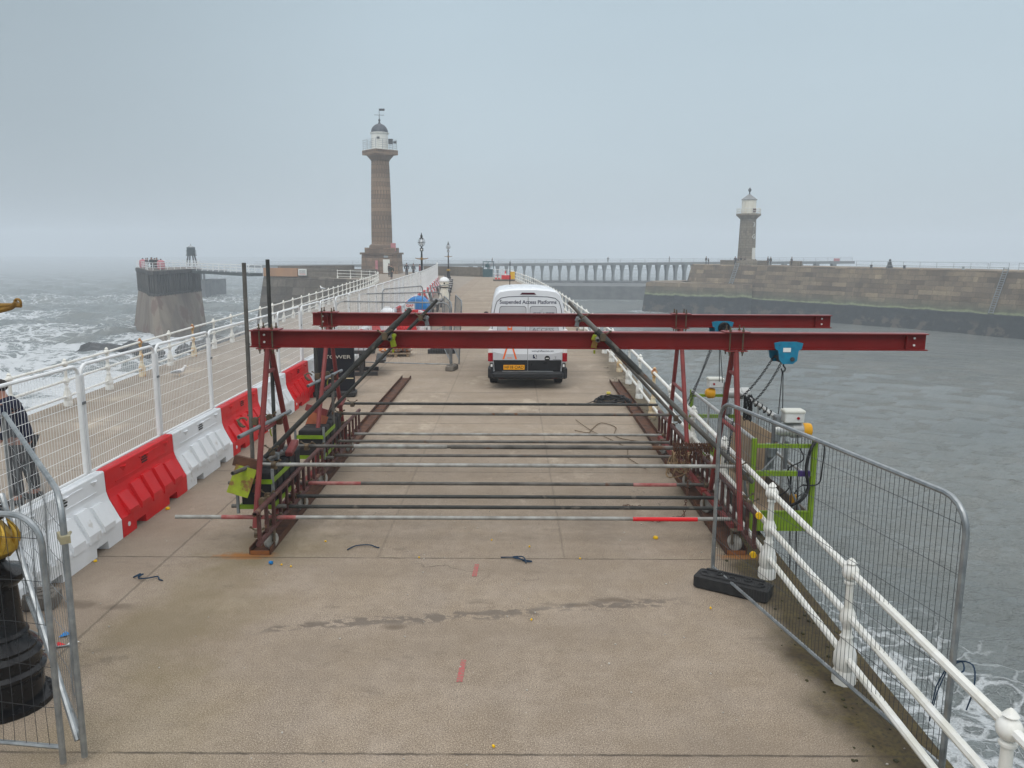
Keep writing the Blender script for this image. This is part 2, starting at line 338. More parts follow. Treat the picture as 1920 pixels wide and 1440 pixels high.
def wallmesh(name, rings, m, parent=None, cap=True, closed=False):
    """rings: list of profiles; every profile is a list of (x,y,z); u = distance along first row, v = height"""
    mb = MB(); n = len(rings[0]); us = [0.]
    for i in range(1, len(rings)): us.append(us[-1] + (Vector(rings[i][0]) - Vector(rings[i - 1][0])).length)
    for r in rings: mb.v += [tuple(p) for p in r]
    uvs = []
    for i in range(len(rings) - 1):
        for k in range(n - 1):
            q = [(i, k), (i + 1, k), (i + 1, k + 1), (i, k + 1)]; mb.f.append([a * n + b for a, b in q]); mb.mi.append(0)
            uvs += [(us[a], rings[a][b][2] + .25 * b) for a, b in q]
    me = bpy.data.meshes.new(name); me.from_pydata(mb.v, [], mb.f); uvl = me.uv_layers.new(name='UVMap')
    uvl.data.foreach_set('uv', [c for t in uvs for c in t]); me.materials.append(m)
    o = bpy.data.objects.new(name, me); COL.objects.link(o)
    if parent is not None: o.parent = parent
    return o
def uvwrap(o, scale=1.):                            # box-like UV: u from plan distance, v = z
    me = o.data; uvl = me.uv_layers.new(name='UVMap')
    for p in me.polygons:
        n = p.normal
        for li in p.loop_indices:
            c = me.vertices[me.loops[li].vertex_index].co
            if abs(n.z) > .85: uvl.data[li].uv = (c.x * scale, c.y * scale)
            else:
                t = Vector((-n.y, n.x, 0)).normalized(); uvl.data[li].uv = ((c.x * t.x + c.y * t.y) * scale, c.z * scale)
    return o
# ------------------------------------------------------------------ SETTING: deck, pier head, sea
RR = [(2.55, -12), (2.66, 0), (2.76, 5), (2.82, 8.5), (3.0, 15), (3.17, 22), (3.24, 28), (3.2, 33), (2.92, 48), (2.5, 60), (2.0, 72), (1.2, 84), (.4, 94), (-.15, 100.5)]
LR = [(-9.6, -12), (-9.8, 8), (-10.05, 17), (-10.3, 21), (-10.6, 26), (-11.0, 34), (-11.5, 43.5), (-12.0, 52), (-12.7, 62), (-13.6, 75), (-14.9, 88), (-16.2, 94), (-19, 98), (-23, 100.5)]
def px_at(poly, y):
    for a, b in zip(poly, poly[1:]):
        if a[1] <= y <= b[1]: return lerp(a[0], b[0], (y - a[1]) / (b[1] - a[1]))
    return poly[0][0] if y < poly[0][1] else poly[-1][0]
def deck_material():
    g = NT('pier_deck_concrete'); P = g.P; s = g.n('SeparateXYZ', {0: P}); x, y = s.outputs[0], s.outputs[1]
    big = g.noise(.28, 5); mid = g.noise(1.6, 6); fine = g.noise(45, 4); vf = g.noise(170, 2)
    c = g.mix(g.rng(big, .3, .7), (.292, .230, .165), (.222, .173, .126)); c = g.mix(g.rng(mid, .38, .72, 0, .5), c, (.37, .31, .255))
    c = g.mix(g.rng(g.noise(.9, 5, g.mapv((1.5, .35, 1))), .5, .72, 0, .45), c, (.19, .155, .125))
    gr = g.noise(105, 2, rough=.75); md = g.noise(7, 5, rough=.65); c = g.mix(g.rng(md, .48, .70, 0, .38), c, (.17, .130, .094)); c = g.mix(g.rng(md, .45, .28, 0, .35), c, (.42, .345, .262)); gr2 = g.noise(48, 2, rough=.6); c = g.mix(g.rng(gr, .54, .66, 0, .75), c, (.60, .51, .41)); c = g.mix(g.rng(gr, .46, .35, 0, .85), c, (.075, .058, .044)); c = g.mix(g.rng(gr2, .60, .72, 0, .5), c, (.09, .07, .052)); c = g.mix(g.rng(fine, .54, .74, 0, .45), c, (.13, .10, .078))
    vo = g.n('TexVoronoi', {'Vector': P, 'Scale': 9.}); c = g.mix(g.rng(vo.outputs[0], .055, .03, 0, .8), c, g.mix(g.rng(g.n('SeparateColor', {0: vo.outputs[1]}).outputs[0], .35, .4), (.62, .58, .52), (.09, .07, .055)))
    w = g.math('MULTIPLY', g.math('SUBTRACT', g.noise(3, 3), .5), .05)
    # darker smooth strip left of the slab joint
    c = g.mix(g.math('MULTIPLY', g.rng(g.math('ADD', x, w), -3.96, -4.0), .40), c, (.23, .180, .140))
    c = g.mix(g.rng(y, 9, 20, 0, .14), c, (.46, .375, .285)); c = g.mix(g.rng(x, -4.9, -5.1, 0, .6), c, (.270, .240, .205)); c = g.mix(g.rng(g.noise(.35, 4, g.mapv((.5, 1.6, 1))), .48, .62, 0, .38), c, (.19, .15, .11))
    # algae and dirt
    nA = g.noise(1.1, 6)
    def blob(cx, cy, rx, ry): return g.math('SQRT', g.math('ADD', g.math('POWER', g.math('DIVIDE', g.math('SUBTRACT', x, cx), rx), 2.), g.math('POWER', g.math('DIVIDE', g.math('SUBTRACT', y, cy), ry), 2.)))
    def soft(b, n, amt): return g.math('MULTIPLY', g.rng(g.math('ADD', b, g.math('MULTIPLY', g.math('SUBTRACT', n, .5), 1.6)), 1.0, .35), amt)
    c = g.mix(soft(blob(-3.2, 7.2, .9, 1.7), nA, .46), c, (.165, .128, .060)); c = g.mix(soft(blob(-2.7, 5.4, 1.0, 1.2), nA, .25), c, (.17, .14, .065))
    c = g.mix(soft(blob(-2.8, 9.1, 1.0, .8), nA, .4), c, (.17, .135, .06))
    edge = g.math('SUBTRACT', x, g.math('ADD', 2.36, g.math('MULTIPLY', y, .022))); en = g.math('ADD', edge, g.math('MULTIPLY', g.math('SUBTRACT', nA, .5), .9))
    c = g.mix(g.math('MULTIPLY', g.rng(en, -.35, .15), .5), c, (.16, .135, .10))
    moss = g.mix(g.rng(g.noise(5, 5), .35, .6), (.060, .043, .024), (.090, .070, .028)); moss = g.mix(g.rng(g.noise(30, 3), .45, .7), moss, (.04, .032, .022))
    c = g.mix(g.math('MULTIPLY', g.rng(en, -.12, .16), g.rng(y, 26, 11, .30, 1.)), c, moss)
    # damp trail of drips across the front slab
    yl = g.math('SUBTRACT', y, g.math('ADD', 7.33, g.math('MULTIPLY', x, .16))); yl = g.math('ABSOLUTE', g.math('ADD', yl, g.math('MULTIPLY', g.math('SUBTRACT', g.noise(2.2, 3), .5), .30)))
    dn = g.noise(6, 3, g.mapv((1, 1.4, 1))); dr = g.math('MULTIPLY', g.rng(yl, .11, .05), g.rng(dn, .47, .51)); dr = g.math('MULTIPLY', dr, g.math('MULTIPLY', g.rng(x, -2.5, -2.2), g.rng(x, 1.9, 1.5)))
    c = g.mix(g.math('MULTIPLY', dr, .74), c, (.105, .082, .062))
    for bx, by, rx, ry in ((-4.35, 7.45, .3, .12), (-3.9, 7.4, .22, .09), (1.05, 7.62, .26, .08), (.7, 7.5, .2, .06), (-1.1, 7.0, .16, .07)):
        c = g.mix(soft(blob(bx, by, rx, ry), g.noise(7, 3), .7), c, (.12, .092, .068))
    for bx, by, rx, ry in ((-3.1, 8.75, .42, .14), (2.7, 8.8, .3, .12)): c = g.mix(soft(blob(bx, by, rx, ry), g.noise(9, 4), .85), c, (.30, .12, .025))
    # joints: one across every 3.6 m, a few lengthwise, hairline cracks
    wj = g.math('MULTIPLY', g.math('SUBTRACT', g.noise(9, 4), .5), .03)
    fy = g.math('MULTIPLY', g.math('ABSOLUTE', g.math('SUBTRACT', g.math('FRACT', g.math('ADD', g.math('DIVIDE', g.math('SUBTRACT', g.math('ADD', y, wj), 8.71), 3.62), 100.5)), .5)), 3.62)
    jy = g.math('MULTIPLY', g.rng(fy, .018, .005), g.rng(g.noise(4, 3), .25, .6, .2, .8)); jy = g.math('MAXIMUM', jy, g.math('MULTIPLY', g.rng(y, 12, 40), g.rng(fy, .07, .02, 0, .55)))
    jx = 0.
    for X, a in ((-3.97, .45), (-1.55, .22), (.62, .25)):
        t = g.math('ABSOLUTE', g.math('SUBTRACT', g.math('ADD', x, wj), X)); t = g.math('MULTIPLY', g.rng(t, .022, .006, 0, a), g.rng(y, 8.70, 8.75) if X != -3.97 else 1.); jx = g.math('MAXIMUM', t, jx)
    ck = g.n('TexVoronoi', {'Vector': g.n('VectorMath', {0: P, 1: g.n('VectorMath', {0: g.n('TexNoise', {'Vector': P, 'Scale': 1.2, 'Detail': 5}).outputs['Color'], 'Scale': 1.4}, operation='SCALE').outputs[0]}, operation='ADD').outputs[0], 'Scale': .33}, feature='DISTANCE_TO_EDGE').outputs[0]
    ck = g.math('MULTIPLY', g.rng(ck, .004, .001), g.rng(g.noise(.8, 2), .52, .64, 0, .5))
    c = g.mix(g.math('MULTIPLY', g.rng(g.noise(.75, 6, g.mapv((1.2, .7, 1), (0, 0, .5)), rough=.7), .56, .66), g.rng(y, 8.6, 10.5, .12, .5)), c, (.50, .42, .325)); c = g.mix(g.math('MULTIPLY', g.rng(g.noise(1.3, 7, g.mapv((.8, 1.6, 1)), rough=.72), .60, .68), .45), c, (.12, .095, .072))
    dark = g.math('MAXIMUM', g.math('MAXIMUM', jy, jx), ck); c = g.mix(dark, c, (.045, .036, .028))
    h = g.math('SUBTRACT', g.math('ADD', g.math('MULTIPLY', fine, .6), g.math('MULTIPLY', vf, .5)), g.math('MULTIPLY', dark, 1.5)); g.bump(h, .2, .004)
    ro = g.math('SUBTRACT', .88, g.math('MULTIPLY', dr, .4)); return g.set(color=c, rough=ro, spec=.3)
deck_m = deck_material()
side_m = stone('pier_side_masonry', (.19, .165, .13), (.15, .13, .105), (.10, .09, .07), 1.8, .7, [(-5, .9, (.035, .04, .036))])
ys = sorted(set([-12] + [y for y in np.arange(0, 100.1, 4)] + [100.5]))
mb = MB(); n = len(ys)
xl = [px_at(LR, y) - .3 if y < 94.5 else lerp(-16.6, -23.6, (y - 94) / 6.5) for y in ys]; xr = [px_at(RR, y) + .33 for y in ys]
for y, a, b in zip(ys, xl, xr): mb.v += [(a, y, 0), (b, y, 0)]
for i in range(n - 1): mb.f.append([2 * i, 2 * i + 1, 2 * i + 3, 2 * i + 2]); mb.mi.append(0)
tag(mb.build('pier_deck', deck_m), kind='structure')
wallmesh('pier_side', [[(b, y, -.002), (b + .04, y, -.05), (b + 1.0, y, -10)] for y, b in zip(ys[::-1], xr[::-1])], side_m)['kind'] = 'structure'
wallmesh('pier_side', [[(a, y, -.002), (a - .04, y, -.05), (a - 1.0, y, -10)] for y, a in zip(ys, xl)], side_m)['kind'] = 'structure'
HEAD = [(-33.3, 106.6), (-26, 104.6), (-18.6, 103.4), (-17, 100.5), (.18, 100.5), (-.3, 103), (-2.2, 106.3), (-4.6, 108.9), (-8.6, 112.2), (-10, 118), (-12, 128), (-19, 134), (-29, 131), (-34, 121)]
o = MB().prism(HEAD[::-1][::-1], -.6, -.004).build('pier_head_deck', deck_m); tag(o, kind='structure')
cx, cy = -17, 115
def grow(p, d): v = Vector((p[0] - cx, p[1] - cy)); l = v.length; return (cx + v.x * (1 + d / l), cy + v.y * (1 + d / l))
ring = HEAD + [HEAD[0]]
o = wallmesh('west_pier_wall', [[(*grow(p, .0), -.02), (*grow(p, .1), -.3), (*grow(p, 1.9), -10)] for p in ring], st_west)
tag(o, 'battered grey stone wall of the pier head left of the tall lighthouse', 'sea wall')
# parapets on the head
def parapet(name, pts, z1, th, m, label, cap=None, cat='parapet'):
    r = []
    for i, p in enumerate(pts):
        t = (Vector(pts[min(i + 1, len(pts) - 1)]) - Vector(pts[max(i - 1, 0)])).normalized(); nrm = Vector((-t.y, t.x))
        q = (p[0] + nrm.x * th, p[1] + nrm.y * th); r.append([(p[0], p[1], -.05), (p[0], p[1], z1), (q[0], q[1], z1 + .01), (q[0], q[1], -.05)])
    r = [[(sum(a[0] for a in r[0]) / 4, sum(a[1] for a in r[0]) / 4, z) for z in (-.05, z1, z1, -.05)]] + r + [[(sum(a[0] for a in r[-1]) / 4, sum(a[1] for a in r[-1]) / 4, z) for z in (-.05, z1, z1, -.05)]]
    return tag(wallmesh(name, r, m), label, cat)
parapet('stone_parapet', [(-28.2, 105.0), (-22, 103.95), (-18.6, 103.45), (-17.9, 102.6)], 1.05, .6, st_west, 'low grey stone parapet on the pier head between the sign and the curving white rail')
tanm = mat('tan_rendered_panel', (.40, .23, .13), .85, c2=(.34, .20, .125), scale=.8, streak=True)
tag(MB().box((-30.75, 105.95, .55), (5.1, .55, 1.1), rot=(0, 0, R(-15.3))).build('rendered_parapet', tanm), 'tan rendered parapet panel at the outer left end of the pier head', 'parapet')
sg = thing('notice_board', 'white notice board fixed on the parapet beside the tan panel', 'sign', (-27.6, 104.65, .1))
MB().box((0, 0, .5), (1.15, .06, .85), rot=(0, 0, R(-10))).build('panel', white_wall, sg)
for k in range(4): MB().box((.0, -.045, .25 + k * .15), (.85, .02, .05), rot=(0, 0, R(-10))).build('printed_line', ink_red if k == 0 else ink_grey, sg)
parapet('stone_parapet', [(-3.9, 108.4), (-5.4, 109.7), (-8.6, 112.4), (-12.4, 114.6)], 1.28, .7, st_west, 'low stone parapet closing the far end of the deck')
parapet('rear_parapet', [(-33, 113), (-28, 119), (-24, 121)], 1.2, .5, st_west, 'low stone parapet behind the pier head left of the lighthouse base')

# sea -----------------------------------------------------------------
def ss(a, b, x): t = np.clip((x - a) / (b - a), 0, 1); return t * t * (3 - 2 * t)
def vnoise(x, y, s, seed=0):
    x = x / s; y = y / s; xi = np.floor(x).astype(int); yi = np.floor(y).astype(int); fx = x - xi; fy = y - yi
    def h(a, b): v = np.sin(a * 127.1 + b * 311.7 + seed * 74.7) * 43758.5453; return v - np.floor(v)
    fx = fx * fx * (3 - 2 * fx); fy = fy * fy * (3 - 2 * fy)
    return (h(xi, yi) * (1 - fx) + h(xi + 1, yi) * fx) * (1 - fy) + (h(xi, yi + 1) * (1 - fx) + h(xi + 1, yi + 1) * fx) * fy
def fbm(x, y, s, seed=0, o=4): return sum(vnoise(x, y, s / 2 ** k, seed + k) * .5 ** k for k in range(o)) / sum(.5 ** k for k in range(o))
rad = [4.]
while rad[-1] < 1400: rad.append(rad[-1] + max(.22, rad[-1] * .0105))
rad = np.array(rad); th = np.radians(np.concatenate([np.arange(-180, -48, 6), np.arange(-48, 48, .28), np.arange(48, 180, 6)])); nth = len(th)
RA, TH = np.meshgrid(rad, th, indexing='ij'); X = RA * np.sin(TH); Y = RA * np.cos(TH); D = RA
left = ss(-9, -14, X) * 1.0; harb = ss(0, 4, X) * ss(215, 190, Y + X * .0) * ss(95, 60, X - .0 * Y)
open_ = np.clip(left + ss(215, 260, Y) + ss(85, 110, X), 0, 1)
Z = np.zeros_like(X)
for k in range(26):
    lam = 16 * .86 ** k; a = rng.normal(-1.75, .55); ph = rng.uniform(0, 6.28); kx, ky = math.cos(a) * 2 * PI / lam, math.sin(a) * 2 * PI / lam
    w = np.sin(kx * X + ky * Y + ph + 2.2 * fbm(X, Y, 9 + lam, k)); w = 1 - 2 * np.abs(w) ** 1.1 if k % 2 else w
    amp = lam * (.021 * harb * (lam < 4.5) + .022 * open_ * ss(1000, 300, D)); cell = np.maximum(D * .0105, .25); amp = amp * np.clip((lam / cell - 2) / 3, 0, 1)
    Z += w * amp
foam = np.zeros_like(X); N1 = fbm(X, Y, 22, 3); N2 = fbm(X * .45, Y, 9, 9); N3 = fbm(X, Y, 40, 5)
for yc, amp, wd, x0, x1, dens in ((88, 1.05, 4.0, -95, -47, 1), (101, .5, 3.5, -80, -34, .8), (122, .7, 5, -140, -62, .75), (150, .7, 7, -160, -84, .6), (74, .5, 4, -70, -30, .9), (200, .7, 10, -220, -60, .35), (118, .35, 3, -40, -14, .8)):
    c = yc + 7 * (fbm(X, Y * 0 + yc, 26, int(yc)) - .5) + .06 * (X + 50); g_ = np.exp(-((Y - c) / wd) ** 2) * ss(x0 - 10, x0 + 8, X) * ss(x1 + 8, x1 - 8, X) * (.4 + 1.1 * N1)
    Z += amp * g_; foam = np.maximum(foam, dens * np.exp(-(np.clip(c - Y, -99, 99) - wd * .5) ** 2 / (wd * 2.3) ** 2) * ss(x0 - 10, x0 + 8, X) * ss(x1 + 8, x1 - 8, X) * (.55 + .9 * N2))
N4 = fbm(X * .3, Y, 14, 31); wash = left * ss(30, 60, D) * ss(190, 95, D) * (.22 + .95 * ss(.30, .60, .5 * N2 + .5 * N4)); foam = np.maximum(foam, wash)
foam = np.maximum(foam, left * ss(45, 70, D) * ss(420, 180, D) * .32 * ss(.45, .6, N1))
foam = np.maximum(foam, left * np.exp(-((X + 49) ** 2 + (Y - 108) ** 2) / 90) * .95)
foam = np.maximum(foam, np.exp(-((X - 11.5) / 5.2) ** 2 - ((Y - 19) / 10) ** 2) * (.28 + .60 * N2) * (X > 2))
foam = np.maximum(foam, .52 * np.exp(-((X - 8.5) / 3.2) ** 2 - ((Y - 30) / 8) ** 2) * (.5 + N2))
foam = np.maximum(foam, .62 * ss(3, 0, np.abs(Y - 203)) * (X > -2) * (X < 34) * ss(.35, .6, N2)); foam = np.maximum(foam, .5 * ss(3.5, 0, np.hypot(X - 29, Y - 167) - 3) * ss(.3, .55, N2))
foam = np.maximum(foam, .95 * ss(.46, .62, fbm(X * .3, Y, 40, 12)) * (Y > 560) * (X > 60)); Z += .8 * (foam > .6) * (Y > 560)
Z += np.clip(foam - .35, 0, 1) * .22 * (fbm(X, Y, 1.3, 21) - .4) * ss(260, 60, D)
vs = np.stack([X, Y, SEA + Z], -1).reshape(-1, 3); nr = len(rad)
idx = np.arange(nr * nth).reshape(nr, nth); A = idx[:-1]; B = idx[1:]; fs = np.stack([A, np.roll(A, -1, 1), np.roll(B, -1, 1), B], -1).reshape(-1, 4)
me = bpy.data.meshes.new('sea'); me.vertices.add(len(vs)); me.vertices.foreach_set('co', vs.ravel()); me.loops.add(fs.size); me.loops.foreach_set('vertex_index', fs.ravel().astype(np.int32))
me.polygons.add(len(fs)); me.polygons.foreach_set('loop_start', np.arange(0, fs.size, 4, dtype=np.int32)); me.update(); me.polygons.foreach_set('use_smooth', [True] * len(fs))
at = me.attributes.new('foam', 'FLOAT', 'POINT'); at.data.foreach_set('value', foam.ravel().astype(np.float32))
g = NT('sea_water'); P = g.P; LX = g.rng(g.n('SeparateXYZ', {0: P}).outputs[0], -20, -8, 1, 0); SV = g.n('VectorMath', {0: P, 1: g.n('CombineXYZ', {0: g.math('SUBTRACT', 1., g.math('MULTIPLY', LX, .62)), 1: g.math('SUBTRACT', 1., g.math('MULTIPLY', LX, .35)), 2: 1.}).outputs[0]}, operation='MULTIPLY').outputs[0]; fa = g.n('Attribute', attribute_name='foam').outputs[2]
wv = g.n('VectorMath', {0: SV, 1: g.n('VectorMath', {0: g.n('TexNoise', {'Vector': SV, 'Scale': .55, 'Detail': 4}).outputs['Color'], 'Scale': 2.2}, operation='SCALE').outputs[0]}, operation='ADD').outputs[0]
e1 = g.n('TexVoronoi', {'Vector': wv, 'Scale': .95}, feature='DISTANCE_TO_EDGE').outputs[0]; e2 = g.n('TexVoronoi', {'Vector': wv, 'Scale': 2.6}, feature='DISTANCE_TO_EDGE').outputs[0]
nb = g.noise(.34, 7, SV, rough=.6); nf = g.noise(1.9, 6, SV, rough=.62)
wid = g.math('MULTIPLY', fa, .15); lace = g.math('MULTIPLY', g.rng(g.math('SUBTRACT', e1, wid), .03, -.03), g.rng(g.math('ADD', fa, g.math('MULTIPLY', nb, .6)), .5, .72))
lace2 = g.math('MULTIPLY', g.rng(g.math('SUBTRACT', e2, g.math('MULTIPLY', fa, .10)), .02, -.03), g.rng(g.math('ADD', fa, g.math('MULTIPLY', nf, .5)), .62, .85, 0, .8))
solid = g.rng(g.math('ADD', g.math('MULTIPLY', fa, 1.1), g.math('ADD', g.math('MULTIPLY', g.math('SUBTRACT', nb, .5), 1.2), g.math('MULTIPLY', g.math('SUBTRACT', nf, .5), .9))), .82, 1.0)
fm = g.math('MAXIMUM', g.math('MAXIMUM', lace, lace2), solid); fm = g.math('MULTIPLY', fm, g.rng(fa, .05, .2)); fm = g.math('MULTIPLY', fm, g.rng(nf, .22, .42, .55, 1))
milky = g.rng(fa, .1, .9, 0, .7)
wc = g.mix(g.rng(g.noise(.06, 4), .35, .65), (.150, .168, .163), (.195, .208, .196)); wc = g.mix(milky, wc, (.24, .28, .29)); col = g.mix(fm, wc, g.mix(LX, (.52, .555, .57), (.64, .67, .69)))
b1 = g.noise(1.3, 5, g.mapv((.55, 1.25, 1), (0, 0, R(8)))); b2 = g.noise(4.2, 4, g.mapv((.6, 1.4, 1), (0, 0, R(-14)))); b3 = g.noise(11, 3, g.mapv((.7, 1.2, 1)))
hh = g.math('ADD', g.math('ADD', g.math('MULTIPLY', b1, .55), g.math('MULTIPLY', b2, .55)), g.math('ADD', g.math('MULTIPLY', b3, .16), g.math('MULTIPLY', fm, .15)))
g.t.links.new(g.n('Bump', {'Height': hh, 'Strength': .9, 'Distance': .70}).outputs[0], g.b.inputs['Normal'])
g.set(color=col, rough=g.math('ADD', .08, g.math('MULTIPLY', fm, .6)), IOR=1.33); me.materials.append(g.m)
sea = bpy.data.objects.new('sea', me); COL.objects.link(sea); sea['kind'] = 'structure'

# rocks beside the left wall
for k, (x, y, r) in enumerate([(-48.0, 91.5, 2.3), (-45.2, 93.2, 2.0), (-43.6, 94.8, 1.3), (-37.8, 100, 2.2), (-34.8, 101.5, 2.4), (-31.8, 100.5, 2.0), (-40.5, 97.4, 1.2)]):
    m = MB().ball((0, 0, 0), r, 14, 9, (1.35, .9, .62)); q = []
    for v in m.v: f = 1 + .55 * (float(fbm(np.array(v[0] * 3 + k * 9), np.array(v[1] * 3 + v[2] * 2), 1.1, k, 4)) - .5) * 2; q.append((v[0] * f, v[1] * f, v[2] * f))
    m.v = q; o = m.build('boulder', rock_m, smooth=True, auto=25); o.location = (x, y, SEA + .10 * r); o.rotation_euler = (0, 0, k * 1.3)
    tag(o, ['largest dark wet boulder left of the surf-washed pair', 'dark wet boulder right beside the largest one in the surf', 'small low dark boulder at the right end of the left rock cluster', 'dark boulder in the surf nearest the left of the second rock cluster', 'broad dark boulder in the middle of the second rock cluster', 'dark boulder at the right end of the second rock cluster', 'small dark boulder alone between the two rock clusters'][k], 'rock', 'boulders in the surf')

# ------------------------------------------------------------------ east pier, its lighthouse, viaduct
def offset_path(P, d):
    o = []
    for i, p in enumerate(P):
        t = (Vector(P[min(i + 1, len(P) - 1)]) - Vector(P[max(i - 1, 0)])).normalized(); o.append((p[0] - t.y * d, p[1] + t.x * d))
    return o
FOOT = smooth_poly([(37, 176), (35.8, 168.5), (39.5, 162.8), (46.2, 157.3), (56.5, 143.0), (68.3, 128.5), (75.6, 114.9), (92, 84), (106, 56)], 5)
PR = [(-10, 0), (-5.75, .75), (-5.67, 1.15), (-2.6, 1.7), (.85, 2.5), (.87, 2.9)]
rings = [[] for _ in FOOT]
for z, d in PR:
    for i, p in enumerate(offset_path(FOOT, d)): rings[i].append((p[0], p[1], z))
o = wallmesh('east_pier_wall', rings, st_east); tag(o, 'long battered sandstone pier across the harbour with a black weed band at the waterline', 'pier')
o2 = wallmesh('walkway', [[(*a, .872), (*b, .85), (*c, -9.9)] for a, b, c in zip(offset_path(FOOT, 2.9), offset_path(FOOT, 15), offset_path(FOOT, 17))], st_east, o)
mb = MB(); crest = offset_path(FOOT, 2.45)
tag(wallmesh('east_pier_apron', [[(*p, -10), (*q, -2.9), (*c, -2.85)] for p, q, c in zip([(42, 184), (30, 178), (27.4, 168), (33, 163.5), (44.5, 157.2), (47, 155.6)], [(42, 183), (31, 177), (28.4, 168.8), (33.6, 164.6), (44.7, 158.2), (47.4, 157)], [(42, 178), (37, 175), (36.5, 170), (38, 166), (46, 161), (48.4, 158.6)])], st_east), 'low stepped stone apron at the seaward tip of the east pier', 'sea wall')
def ladder(s, label):
    top = along(offset_path(FOOT, 2.45), s)[0]; bot = along(offset_path(FOOT, 1.15), s)[0]; t = along(FOOT, s)[1]
    rt = thing('wall_ladder', label, 'ladder', (bot[0], bot[1], -5.6), 0, 'ladders down the east pier wall'); t = Vector((t[0], t[1], 0))
    a = Vector((0, 0, 0)); b = Vector((top[0] - bot[0], top[1] - bot[1], 6.95)); nrm = Vector((-t.y, t.x, 0)) * -.28
    for q in (-.36, .36): MB().tube(a + t * q + nrm, b + t * q + nrm, .075, 5).build('side_rail', galv, rt)
    m = MB()
    for k in range(20): p = a.lerp(b, (k + .5) / 20) + nrm; m.tube(p - t * .36, p + t * .36, .06, 5)
    m.build('rungs', galv, rt)
    m = MB()
    for q in (-.36, .36): m.tube(a + t * q + nrm, Vector((a.x * 1 - nrm.x * -3, a.y - nrm.y * -3, -3.6)) + t * q, .07, 5)
    for k in range(12): p = a + nrm * (1 + k * .2) - Vector((0, 0, (k + .5) * .30)); m.tube(p - t * .36, p + t * .36, .05, 5)
    m.build('lower_rungs', timber_dark, rt)
def proj(p):
    f = Vector((0, math.cos(R(9.59)), -math.sin(R(9.59)))); u = Vector((0, math.sin(R(9.59)), math.cos(R(9.59)))); q = Vector(p) - Vector((0, 0, H)); w = q.dot(f); return 960 + 1480 * q.x / w, 720 - 1480 * q.dot(u) / w
CP = offset_path(FOOT, 2.45)
def s_for(px):
    return min(np.arange(0, plen(CP), .3), key=lambda s: abs(proj((*along(CP, s)[0], .9))[0] - px))
ladder(s_for(1383), 'pale steel ladder down the east pier wall beside the lighthouse foot'); ladder(s_for(1889), 'pale steel ladder down the east pier wall at the right edge of the view')
# pier-top furniture
def rail_run(name, label, poly, s0, s1, z, h, step, m, group=None, mids=(.5,), r=.03, pr=.035):
    p0 = along(poly, s0)[0]; rt = thing(name, label, 'railing', (p0[0], p0[1], z), 0, group); n = max(1, round((s1 - s0) / step))
    for hh in (h,) + tuple(mids):
        MB().sweep([(*(Vector(along(poly, s0 + (s1 - s0) * k / (n))[0]) - Vector(p0)), hh) for k in range(n + 1)], r, 5).build('rail', m, rt)
    mb = MB().tube((0, 0, -.02), (0, 0, h), pr, 5); first = None
    for k in range(n + 1):
        q = Vector(along(poly, s0 + (s1 - s0) * k / n)[0]) - Vector(p0)
        if first is None: first = mb.build('post', m, rt); o = first
        else: o = first.copy(); COL.objects.link(o)
        o.location = (q[0], q[1], 0)
    return rt
RP = offset_path(FOOT, 3.3)
sA, sB, sC, sD, sE = s_for(1592), s_for(1838), s_for(1842), s_for(1877), s_for(1896)
rail_run('pier_handrail', 'grey two-bar handrail along the top of the east pier right of the viaduct end', RP, sA, sB, .86, 1.15, 2.6, rail_far)
rail_run('pier_handrail', 'short grey handrail bay just left of the right-hand wall ladder', RP, sC, sD, .86, 1.2, 3.2, rail_far)
rail_run('pier_handrail', 'grey handrail bay just right of the right-hand wall ladder', RP, sE, sE + 12, .86, 1.2, 3.2, rail_far)
def cap_shape(name, label, loc, s=1.):
    rt = thing(name, label, 'bollard', loc); MB().lathe([(.62 * s, 0), (.52 * s, .35 * s), (.36 * s, .75 * s), (.40 * s, .8 * s)], n=12).build('base', rock_m, rt)
    MB().lathe([(.33 * s, .8 * s), (.30 * s, 1.1 * s), (.16 * s, 1.3 * s), (.22 * s, 1.38 * s), (.2 * s, 1.55 * s), (.04 * s, 1.66 * s)], n=12).build('cap', iron_grey, rt)
q = along(RP, s_for(1653))[0]; cap_shape('capstan', 'dark stone capstan on top of the east pier behind the grey handrail', (q[0] + .6, q[1] + .9, .86), .95)
for px, lab in ((1683, 'small dark mooring bollard on the east pier just right of the capstan'), (1792, 'small pale mooring block on the east pier near the right-hand ladder'), (1621, 'low dark mooring bollard on the east pier left of the capstan')):
    q = along(RP, s_for(px))[0]; tag(MB().lathe([(.24, 0), (.2, .12), (.16, .36), (.26, .42), (.22, .54), (.05, .58)], (q[0], q[1], .86), 10).build('mooring_bollard', rail_far if px == 1792 else iron_grey), lab, 'bollard')
for px0, px1, lab in ((1288, 1376, 'low stone wall on the east pier left of the lighthouse'), (1421, 1441, 'short stone wall stub on the east pier right of the lighthouse')):
    a = along(offset_path(FOOT, 8.5), s_for(px0) * 1.0)[0]; b = along(offset_path(FOOT, 8.5), s_for(px1))[0]
    a = Vector(a); b = Vector(b); d = (b - a); MBb = MB().box(((a.x + b.x) / 2, (a.y + b.y) / 2, 1.3), (d.length, .7, 1.0), rot=(0, 0, math.atan2(d.y, d.x)))
    tag(uvwrap(MBb.build('low_wall', st_elh)), lab, 'wall')
